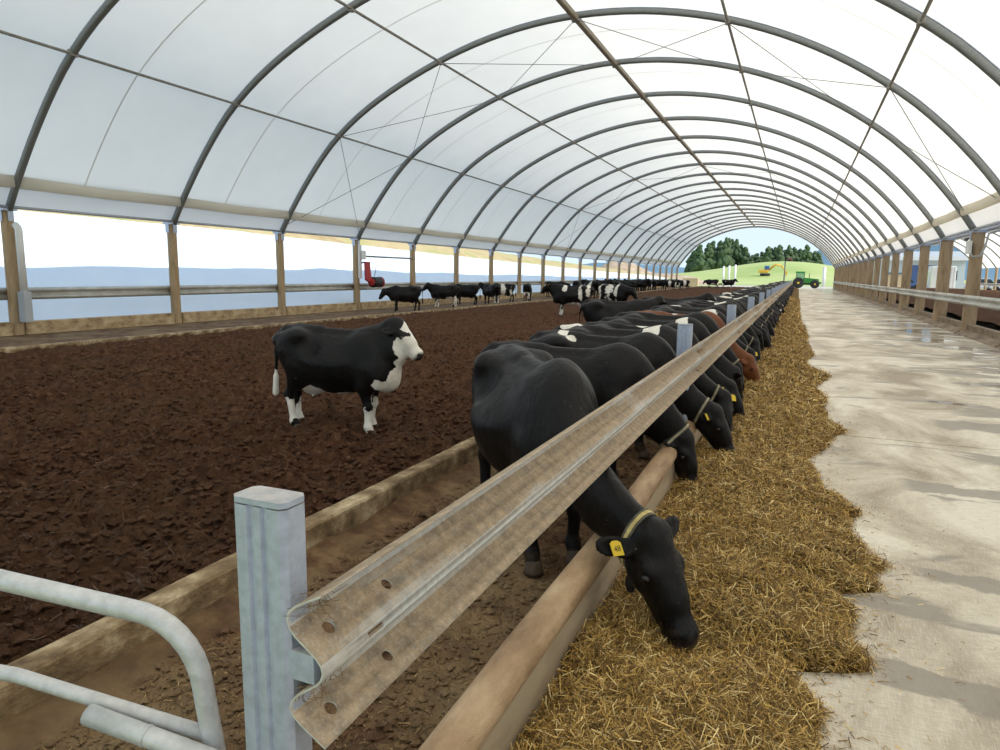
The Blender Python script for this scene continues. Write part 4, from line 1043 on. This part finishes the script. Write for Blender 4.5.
b = MB(); b.box((-1.2, -.06, 0), (2.0, .04, 3.4)); b.build('roller_door', mat('blue_door', (.07, .13, .28), .5), sh)
b = MB(); b.box((3.0, -.06, 1.2), (4.6, .04, 2.6)); b.build('shed_window', mat('dark_pane', (.03, .04, .05), .1), sh)
bs = empty('storage_bin', (13.2, 121, 0)); tag(bs, 'tan plywood bin in the yard left of the parked cars', 'bin'); bs.scale = (1.3, 1.3, 1.4)
b = MB(); b.box((-1.1, -.9, 0), (1.1, .9, 1.7), .04); b.build('bin_body', mat('tan_ply', (.62, .50, .33), .8), bs)
b = MB(); b.box((-1.15, -.95, 1.7), (1.15, .95, 1.9), .03); b.build('bin_lid', mat('teal_lid', (.10, .22, .24), .6), bs)
gn = empty('green_bin', (17.2, 120.5, 0)); tag(gn, 'tall pale green bin standing left of the white container', 'bin'); gn.scale = (1.3, 1.3, 1.4)
b = MB(); b.hexa([(-.35, -.35, 0), (.35, -.35, 0), (.35, .35, 0), (-.35, .35, 0), (-.45, -.45, 2.0), (.45, -.45, 2.0), (.45, .45, 2.0), (-.45, .45, 2.0)]); b.build('bin_body', mat('pale_green', (.42, .62, .30), .5), gn)
b = MB(); b.box((-.5, -.5, 2.0), (.5, .5, 2.12), .03); b.build('bin_lid', mat('pale_lid', (.6, .72, .5), .5), gn)
def car(x, y, rz, col, label):
    c = empty('parked_car', (x, y, 0), rz); tag(c, label, 'car'); c.scale = (1.15, 1.15, 1.15)
    m = mat('car_paint', col, .25); g = mat('car_glass', (.02, .025, .03), .05)
    b = MB(); b.box((-2.1, -.85, .35), (2.1, .85, .95), .12); b.build('car_body', m, c)
    b = MB(); b.hexa([(-1.7, -.8, .95), (1.0, -.8, .95), (1.0, .8, .95), (-1.7, .8, .95), (-1.3, -.65, 1.55), (.45, -.65, 1.55), (.45, .65, 1.55), (-1.3, .65, 1.55)]); b.build('car_windows', g, c)
    b = MB(); b.box((-1.25, -.64, 1.55), (.42, .64, 1.62), .03); b.build('car_roof', m, c)
    for wx in (-1.3, 1.3):
        for wy in (-.82, .82):
            b = MB(); b.lathe([(.1, -.1), (.3, -.1), (.33, -.05), (.33, .05), (.3, .1), (.1, .1)], (wx, wy, .33), 'y', 14); b.build('wheel', TD, c)
car(25.6, 124, .35, (.62, .64, .66), 'silver car parked beyond the last post of the neighbouring roof')
car(16.9, 136, .1, (.05, .10, .22), 'dark blue car parked in front of the pale shed')
car(28.5, 122, -.3, (.75, .75, .74), 'white car parked at the right edge beyond the neighbouring span')

# ---------------------------------------------------------------- fittings in the barn
dp = empty('downpipe', (-18.2, 11.29, 0)); tag(dp, 'white plastic downpipe with a grey box at its foot by the nearest left post', 'pipe')
b = MB(); b.tube([(0, 0, 1.15), (0, 0, 2.72), (-.03, 0, 2.80), (-.12, 0, 2.86)], .085, 12); b.build('pipe', M['white'], dp)
b = MB(); b.box((-.13, -.10, .40), (.13, .10, 1.18), .01); b.build('grey_box', M['grey'], dp)
br = empty('cow_brush', (-18.3, 26.3, 0)); tag(br, 'red swinging cow brush with a black bristle roller hung on a left wall post', 'brush')
b = MB(); b.box((-.08, -.14, 1.5), (.0, .06, 3.0), .01); b.build('mounting_plate', M['white'], br)
b = MB(); b.box((.02, -.05, 2.35), (.18, .15, 2.75), .03); b.build('motor_box', M['white'], br)
b = MB(); b.tube([(.1, -.1, 2.20), (.35, -.2, 2.22), (.5, -.28, 2.18)], .04, 8); b.build('arm', M['arch'], br)
b = MB(); b.hexa([(.42, -.36, 1.42), (.58, -.36, 1.42), (.58, -.02, 1.30), (.42, -.02, 1.30), (.42, -.40, 2.24), (.58, -.40, 2.24), (.58, -.16, 2.24), (.42, -.16, 2.24)]); b.build('bracket', M['red'], br)
b = MB(); b.lathe([(.08, 0), (.22, .02), (.245, .08), (.235, .32), (.245, .58), (.21, .64), (.08, .66)], (.55, .0, 1.33), 'y', 20); b.build('bristle_roller', M['black'], br)
for yy, rr in ((-.04, .17), (.64, .25)):
    b = MB(); b.lathe([(.05, 0), (rr, .0), (rr, .06), (.05, .06)], (.55, yy, 1.33), 'y', 20); b.build('roller_flange', M['red'], br)
b = MB(); b.tube([(.45, -.3, 2.2), (.6, .1, 2.2), (.62, .25, 1.9), (.56, .2, 1.6)], .012, 6); b.build('cable', M['black'], br)
b = MB(); b.tube([(-.02, .05, 2.50), (-.02, 4.7, 2.50)], .04, 8); o = b.build('water_pipe', M['purlin'], None, (-18.3, 26.3, 0)); tag(o, 'thin rusty pipe spanning two left wall posts above the cow brush', 'pipe')
jb = empty('junction_box', (4.9, 26.0, 2.75)); tag(jb, 'small pale electrical box with a bent conduit on the nearest right post', 'box')
b = MB(); b.box((-.10, -.16, -.2), (.03, .10, .2), .02); b.build('box_body', M['white'], jb)
b = MB(); b.box((.0, -.10, -.15), (.06, .06, .15)); b.build('back_plate', M['black'], jb)
b = MB(); b.tube([(.0, -.1, -.16), (.05, -.2, -.30), (.25, -.25, -.28), (.36, -.22, .0), (.42, -.20, .4), (.7, -.2, .5)], .03, 8); b.build('conduit', M['grey'], jb)
def blobs_field(P, blobs):
    w = np.zeros(len(P))
    for c, r in blobs:
        r = np.array(r if hasattr(r, '__len__') else (r, r, r), float)
        q = np.sqrt((((P - np.array(c)) / r) ** 2).sum(1)); w = np.maximum(w, np.clip(1 - q * .5, 0, 1))
    return w
class Pose:
    def __init__(self, h, hi, **kw):
        self.ear = kw.get('ear', 0.); self.F, self.m = cow_field(**kw); lo, hi = self.F.box(); lo[2] = .02
        self.P, self.Q = self.F.mesh(lo, hi, h)
        self.cache = {}
    def mesh(self, white=(), soil=.6, dark='coat', name='cow'):
        P, m = self.P, self.m
        me = np_mesh(name, P, self.Q, M[dark])
        def at(n, v): a = me.attributes.new(n, 'FLOAT', 'POINT'); a.data.foreach_set('value', v.astype(np.float32))
        at('white', blobs_field(P, white))
        H = m['H']; at('muzzle', blobs_field(P, [(H(.495, 0, -.065), .075 * m['L'])]))
        at('soil', soil * np.clip((.42 - P[:, 2]) / .35, 0, 1))
        return me
hoofb = MB(); hoofb.lathe([(.060, -.012), (.058, .01), (.048, .062), (.03, .07)], (0, 0, 0), 'z', 12); hoofm = hoofb.mesh('hoof', M['hoof'])
def parts_for(pose, tags=(1,), collar=True, hooves=True, number=None, hero=False):
    """eyes, hooves, ear tags and collar as meshes in the cow's frame: [(name, mesh, location)]"""
    m, F, out = pose.m, pose.F, []
    H, d, l, f, L = m['H'], m['d'], m['l'], m['f'], m['L']
    for s in (-1, 1):
        b = MB(); b.ball((0, 0, 0), .021 * L, 12, 8); out.append(('eye', b.mesh('eye', M['eye']), tuple(H(.182, s * .104, -.045))))
    if hooves:
        for x, y in m['feet']: out.append(('hoof', hoofm, (x, y, .022)))
    for s in tags:
        c = H(.06 - .10 * pose.ear, s * (.185 - .02 * pose.ear), -.082); hx = unit(l + .15 * d) * .030; hy = d * .036; n = unit(f) * .003
        pl = [(-1, -.7), (-.45, -1), (.45, -1), (1, -.7), (1, 1), (-1, 1)]
        vs = [c + hx * a + hy * b_ + n * q for q in (-1, 1) for a, b_ in pl]
        b = MB(); b.add(vs, [tuple(range(5, -1, -1)), tuple(range(6, 12))] + [(i, (i + 1) % 6, 6 + (i + 1) % 6, 6 + i) for i in range(6)])
        out.append(('ear_tag', b.mesh('ear_tag', M['yellow']), (0, 0, 0)))
        if number: out.append(('tag_number', (number, c + n * 1.4 + hy * .45, hx, hy), None))
    if collar:
        a, e = m['neck'][-2], H(.02, 0, -.11); ax = unit(e - a); c = a + (e - a) * (.93 if hero else .72)
        u = unit(np.cross(ax, l)); v = np.cross(ax, u)
        K = 32; ring = []
        for k in range(K):
            an = 2 * math.pi * k / K; dr = u * math.cos(an) + v * math.sin(an)
            lo, hi = .02, .26
            rr = np.linspace(.03, .19 if hero else .25, 45); q = F.at(c[None] + dr[None] * rr[:, None]); j = np.argmax(q > 0); r = rr[j] if q[j] > 0 else (.15 if hero else .2)
            ring.append((dr, r))
        rs_ = np.array([r for _, r in ring])
        for _ in range(2): rs_ = np.maximum(rs_, (np.roll(rs_, 1) + np.roll(rs_, -1)) / 2)
        w = .023 if hero else .016
        def band(w0, w1, off, name, mt):
            vs, fs = [], []
            for k in range(K):
                dr = ring[k][0]; r = rs_[k] + .003
                for ww, oo in ((w0, 0), (w1, 0), (w1, off), (w0, off)): vs.append(c + dr * (r + oo) + ax * ww)
            for k in range(K):
                j = (k + 1) % K
                for q in range(4): fs.append((4*k+q, 4*k+(q+1) % 4, 4*j+(q+1) % 4, 4*j+q))
            b = MB(); b.add(vs, fs); out.append((name, b.mesh(name, mt), (0, 0, 0)))
        band(-w, w, .006, 'collar', M['strap'])
        band(-w * .42, w * .42, .0085, 'collar_stripe', M['tapeyellow'] if hero else M['tape'])
        kk = max(range(K), key=lambda k: -(c + ring[k][0] * rs_[k])[2]); dr = ring[kk][0]; p = c + dr * (rs_[kk] + .01)
        if hero:
            b = MB(); q = p - v3(0, 0, .085); b.ball((0, 0, 0), (.030, .030, .055), 12, 8); b.tube([(0, 0, .03), (0, 0, .085)], .012, 8); out.append(('collar_weight', b.mesh('collar_weight', M['black']), tuple(q)))
            kb_ = min(range(K), key=lambda k: abs(((k - kk) % K) - K * hero_side)); dr = ring[kb_][0]; p = c + dr * (rs_[kb_] + .014); t = np.cross(ax, dr)
            b = MB(); pts = [p + t * a * .026 + ax * bb * .028 for a, bb in ((-1, -1), (1, -1), (1, 1), (-1, 1))]
            b.tube([Vector(x) for x in pts], .004, 6, True, True); b.tube([Vector(p - ax * .028), Vector(p + ax * .028)], .003, 6); out.append(('buckle', b.mesh('buckle', M['steel']), (0, 0, 0)))
    return out
M['tape'] = mottled('pale_collar_tape', (.24, .21, .13), (.46, .41, .27), 30, .8, .1)
M['tapeyellow'] = mottled('yellow_collar_tape', (.40, .30, .10), (.66, .54, .22), 30, .7, .1)
M['ink'] = mat('tag_ink', (.01, .01, .01), .6)
hero_side = .30
def attach(o, parts):
    for name, me, loc in parts:
        if name == 'tag_number':
            txt, c, hx, hy = me; cu = bpy.data.curves.new('tag_number', 'FONT'); cu.body = txt; cu.size = .040; cu.align_x = 'CENTER'; cu.extrude = .0004; cu.materials.append(M['ink'])
            tmp = link(bpy.data.objects.new('tmp', cu)); dg = bpy.context.evaluated_depsgraph_get(); tme = bpy.data.meshes.new_from_object(tmp.evaluated_get(dg)); bpy.data.objects.remove(tmp)
            t = link(bpy.data.objects.new('tag_number', tme), o); X = Vector(unit(hx)); Yv = -Vector(unit(hy)); Z = X.cross(Yv)
            mt = Matrix((X, Yv, Z)).transposed().to_4x4(); mt.translation = Vector(c); t.matrix_local = mt
            continue
        q = inst(name, me, o, loc)
        if name == 'ear_tag': q['label'] = 'yellow ear tag'
        if name == 'collar_stripe': q['label'] = 'pale stripe of the collar'
def cow(me, loc, deg, sc, label, group=None, parts=None):
    o = inst('cow', me, None, loc, R(deg), (sc, sc, sc)); tag(o, label, 'cow', group)
    if parts: attach(o, parts)
    return o

HI = (1.62, .62, 1.42)
eat = dict(
    straight=dict(poll=(1.21, 0, .56), nose=(1.42, .01, .12), face=(1, 0, .4), neck=[(.66, 0, .84), (.90, 0, .60)], legs=[.06, -.05, -.05, .07], ear=.45),
    near=dict(poll=(1.18, -.08, .56), nose=(1.29, -.24, .12), face=(.6, -.8, .35), neck=[(.66, -.01, .84), (.90, -.03, .60)], legs=[-.05, .06, .08, -.04], tail=.05, ear=.35),
    far=dict(poll=(1.14, .08, .58), nose=(1.26, .22, .14), face=(.7, .7, .35), neck=[(.66, .01, .84), (.90, .03, .60)], legs=[.0, .05, -.06, .05], tail=-.04, ear=.4),
    low=dict(poll=(1.09, -.02, .51), nose=(1.21, -.06, .07), face=(1, -.35, .1), neck=[(.66, 0, .84), (.88, 0, .60)], legs=[.04, -.04, .0, .08], ear=.3))
LO = {k: Pose(.026, HI, **v) for k, v in eat.items()}
HIQ = {k: Pose(.017, HI, **v) for k, v in eat.items()}
stand = dict(
    level=dict(poll=(.98, 0, 1.34), nose=(1.31, 0, .98), face=(.7, 0, .7), neck=[(.68, 0, 1.03)], legs=[.07, -.07, -.06, .10], ear=.2),
    low=dict(poll=(1.10, .05, 1.08), nose=(1.34, .10, .66), face=(.9, .1, .4), neck=[(.70, 0, .96)], legs=[-.05, .08, .08, -.06]),
    side=dict(poll=(.92, .20, 1.32), nose=(1.12, .52, 1.02), face=(.4, .6, .7), neck=[(.68, .03, 1.03)], legs=[.03, -.03, .06, -.04]))
LS = {k: Pose(.026, (1.6, .72, 1.6), **v) for k, v in stand.items()}
MS = Pose(.019, (1.6, .72, 1.6), **stand['level'])

# ---- the nearest cow, head under the rail, brisket over the pole
ho, hang, hs = np.array([-1.50, 4.02, .012]), R(-51), .98
def hl(p):
    q = (np.array(p, float) - ho) / hs; c, s = math.cos(-hang), math.sin(-hang); return (c * q[0] - s * q[1], s * q[0] + c * q[1], q[2])
def hv(p): c, s = math.cos(-hang), math.sin(-hang); return (c * p[0] - s * p[1], s * p[0] + c * p[1], p[2])
heroP = Pose(.0135, (1.55, .75, 1.42), poll=hl((-.53, 3.09, .57)), nose=hl((-.315, 2.97, .11)), face=hv((.78, -.6, .3)), neck=[(.66, -.02, .84), hl((-.85, 3.30, .60))], legs=[.03, -.06, -.04, .08], barrel=1.30, ear=.38)
hero = cow(heroP.mesh(soil=.5), tuple(ho), -51, hs, 'nearest black cow eating with its head under the rail and brisket over the pole', 'feeding cows', parts_for(heroP, (-1,), True, True, '48', True))

# ---- the heifer on the bedding
hfP = Pose(.0135, (1.35, .62, 1.6), poll=(.80, -.03, 1.325), nose=(1.10, -.05, .985), face=(.72, -.12, .68), neck=[(.66, 0, 1.04)], legs=[.02, -.10, .05, -.10], tail=-.05, ear=.3)
H = hfP.m['H']
hw = [(H(.13, 0, -.02), (.13, .075, .13)), (H(.25, 0, -.06), (.13, .14, .13)), (H(.36, 0, -.07), .15), (H(.47, 0, -.07), .14), (H(.30, 0, -.15), (.13, .13, .1)), (H(.10, 0, .02), .07),
      (H(.16, 0, -.24), .09), ((.80, 0, .88), (.08, .14, .12)), ((.74, 0, .74), (.09, .16, .15)), ((.66, 0, .60), (.14, .17, .10)), ((.60, -.1, .64), (.10, .12, .08)),
      ((.10, 0, .475), (.30, .17, .055)), ((-.25, 0, .54), (.20, .20, .11)), ((-.42, -.16, .66), (.045, .1, .06)),
      ((.43, -.15, .20), (.1, .1, .20)), ((.40, .15, .20), (.1, .1, .20)), ((.47, -.13, .42), (.04, .05, .16)), ((-.60, -.15, .22), (.1, .1, .22)), ((-.62, .15, .18), (.1, .1, .18)), ((-.88, -.05, .52), (.08, .1, .20))]
cow(hfP.mesh(hw, .35), (-4.33, 5.80, .085), 5, .885, 'small black heifer with a white face standing alone on the bedding', None, parts_for(hfP, (), False))

# ---- the rest of the row
ROW = [ # y, pose, dx, degrees, scale, white blobs, coat, tags, label
    (5.45, 'low', .0, 4, .92, [], 'coat', (1,), 'second cow in the row, all black, muzzle low beside the end of the near pole'),
    (6.55, 'straight', .0, -3, .93, [((-.42, -.04, 1.27), (.05, .11, .07)), ((-.30, -.12, 1.22), (.06, .05, .05))], 'coat', (-1, 1), 'third cow in the row, black with a thin white streak across the hips'),
    (7.35, 'near', -.01, 3, .94, [((-.60, -.03, 1.24), (.13, .06, .08)), ((-.50, .10, 1.2), (.07, .06, .08)), ((.36, 0, 1.16), (.10, .30, .24)), ((.28, -.2, 1.02), (.07, .1, .10))], 'coat', (1,), 'fourth cow in the row, black with white shoulder and white star on the rump'),
    (8.25, 'straight', .0, -4, .92, [((.05, 0, 1.22), (.08, .06, .05))], 'coat', (-1,), 'fifth cow in the row, black with a small white spot on the back'),
    (9.2, 'far', .0, 2, .93, [((.40, -.05, 1.16), (.08, .22, .22))], 'coat', (1,), 'sixth cow in the row, black with a white patch behind the shoulder'),
    (10.15, 'low', .0, 0, .95, [], 'coat', (), 'seventh cow in the row, all black, just before the third steel post'),
    (11.05, 'straight', .02, -2, .93, [((-.05, 0, 1.21), (.07, .05, .05)), ((.2, -.03, 1.22), (.06, .04, .05))], 'coatbrown', (1,), 'the red brown cow in the feeding row'),
    (11.95, 'near', .0, 5, .92, [((.42, 0, 1.16), (.14, .28, .18))], 'coat', (1,), 'black cow with white over the withers, just past the red brown cow'),
]
for y, p, dx, a, sc, wh, ct_, tg, lab in ROW:
    P = HIQ[p]
    cow(P.mesh(wh, .6, ct_), (-1.735 + dx, y, .012), a, sc, lab, 'feeding cows', parts_for(P, tg, len(tg) != 1 or p in ('low', 'near')))
vars_ = []
WH = [[], [((-.5, -.05, 1.22), (.15, .12, .08))], [((.25, 0, 1.15), (.14, .3, .25))], [], [((-.2, 0, 1.18), (.22, .34, .10)), ((.4, 0, 1.1), (.1, .2, .2))], [((1.20, 0, .45), (.07, .05, .2))]]
for i, (p, w) in enumerate((('straight', 0), ('near', 1), ('far', 2), ('low', 3), ('straight', 4), ('near', 5), ('far', 0), ('straight', 1))):
    P = LO[p]; wh = list(WH[w])
    if w == 5: wh = [(P.m['H'](.2, 0, -.02), (.06, .06, .06))]
    vars_.append((P.mesh(wh), parts_for(P, ((1,), (-1,), (), (-1, 1))[i % 4], i % 3 == 1, False)))
cr = random.Random(3)
y = 12.85; i = 0; last = None
while y < YE - 1.2:
    v = cr.randrange(8)
    if v == last: v = (v + 3) % 8
    last = v
    me, parts = vars_[v]
    nth = {9: 'ninth', 10: 'tenth', 11: 'eleventh', 12: 'twelfth', 13: 'thirteenth', 14: 'fourteenth', 15: 'fifteenth', 16: 'sixteenth', 17: 'seventeenth', 18: 'eighteenth', 19: 'nineteenth', 20: 'twentieth'}.get(i + 10)
    look = ('all black', 'black with a white rump patch', 'black with white behind the shoulder', 'all black, muzzle low', 'black with a white saddle', 'black with a white face', 'all black, head turned away', 'black with white on the rump')[v]
    lab = f'{nth} cow in the feeding row, {look}' if nth else 'black or black and white cow eating in the long row beyond the first twenty' if y < 40 else 'distant cow at the far end of the feeding row'
    cow(me, (-1.755 + cr.uniform(-.04, .025), y, .012), cr.uniform(-7, 7), cr.uniform(.89, .95), lab, 'feeding cows, middle of the row' if y < 40 else 'feeding cows, far end of the row', parts if y < 34 else None)
    y += cr.uniform(.82, 1.12); i += 1

# ---- cows standing on the bedding and along the left wall
S = lambda p, w=(), **k: LS[p].mesh(w, .3, **k)
bw = [((-.35, 0, .95), (.10, .4, .28)), ((-.62, 0, 1.0), (.12, .4, .30)), ((.28, 0, 1.12), (.10, .4, .16)), ((-.1, 0, .50), (.32, .3, .11)), ((.43, 0, .22), (.14, .3, .26)), ((-.60, 0, .25), (.14, .3, .36)), ((.10, -.2, 1.1), (.05, .15, .10))]
me = MS.mesh(bw + [(MS.m['H'](.15, 0, 0), .06), (MS.m['H'](.46, 0, -.06), .07)], .3); cow(me, (-8.15, 26.0, .10), 188, 1.0, 'black and white cow with white legs standing mid bedding, facing left', None, parts_for(MS, (1,), False, True))
me = S('low', [((-.1, 0, .9), (.25, .4, .45)), ((-.6, 0, .95), (.14, .4, .35)), ((.35, 0, .95), (.12, .4, .4)), ((.43, 0, .25), (.14, .3, .3)), ((-.6, 0, .25), (.14, .3, .4)), ((-.87, 0, .6), (.1, .2, .3))]); cow(me, (-7.55, 30.2, .10), -28, 1.0, 'mostly white cow with black patches standing half behind the mid bedding cow')
cow(S('side'), (-3.55, 14.6, .03), 8, .95, 'black cow standing behind the feeding row, head turned, with a yellow ear tag', None, parts_for(LS['side'], (1,), False, False))
cow(S('level'), (-2.9, 17.6, .02), 14, .95, 'black cow standing behind the feeding row a little beyond the one with its head turned')
LG = [(-16.0, 26.3, 222, 'low', [], 'solid black cow by the left wall, nearest to the red brush'),
      (-16.3, 30.6, 212, 'level', [((-.3, 0, .52), (.3, .3, .12)), ((-.6, 0, .4), (.14, .3, .4)), ((.43, 0, .2), (.14, .3, .3)), ((.0, -.25, .7), (.1, .1, .1))], 'black cow with white legs and udder, second along the left wall'),
      (-16.6, 33.6, 200, 'low', [], 'dark cow standing third along the left wall, part hidden'),
      (-15.9, 35.4, 150, 'side', [((-.60, 0, .3), (.14, .3, .25))], 'black cow with white hind feet, fourth along the left wall'),
      (-16.4, 38.3, 214, 'low', [((.05, 0, .9), (.16, .5, .6)), ((-.5, 0, .8), (.09, .4, .5))], 'white belted black cow, fifth along the left wall'),
      (-15.7, 40.6, 105, 'low', [((-.62, .0, .45), (.1, .3, .3))], 'black cow seen from behind, alone by the left wall')]
for x, y, a, p, w, lab in LG: cow(S(p, w), (x, y, .052), a, .90, lab, 'cows along the left wall')
fv = [S('level'), S('low', [((.0, 0, .55), (.4, .4, .25))]), S('side', [((-.1, 0, .9), (.2, .5, .5)), ((.6, 0, .8), (.1, .3, .3))]), S('low'), S('level', [((.43, 0, .3), (.14, .3, .3)), ((-.6, 0, .4), (.14, .3, .4)), ((-.4, 0, 1.), (.1, .3, .2))])]
for i in range(26):
    yy = 49 + i * 1.55 + cr.uniform(-.4, .4)
    cow(fv[cr.randrange(5)], (-15.9 + cr.uniform(-1.3, 2.2) + (i > 20) * 1.0, yy, .052), cr.choice((20, 160, 200, 95, 260, 340)) + cr.uniform(-20, 20), cr.uniform(.95, 1.02), 'cow in the crowd standing along the far left wall', 'crowd along the far left wall')
cow(fv[1], (-10.9, 99, .1), 200, 1.0, 'left one of two dark cows standing near the far opening'); cow(fv[4], (-8.9, 100, .1), 10, 1.0, 'right one of two dark cows standing near the far opening')
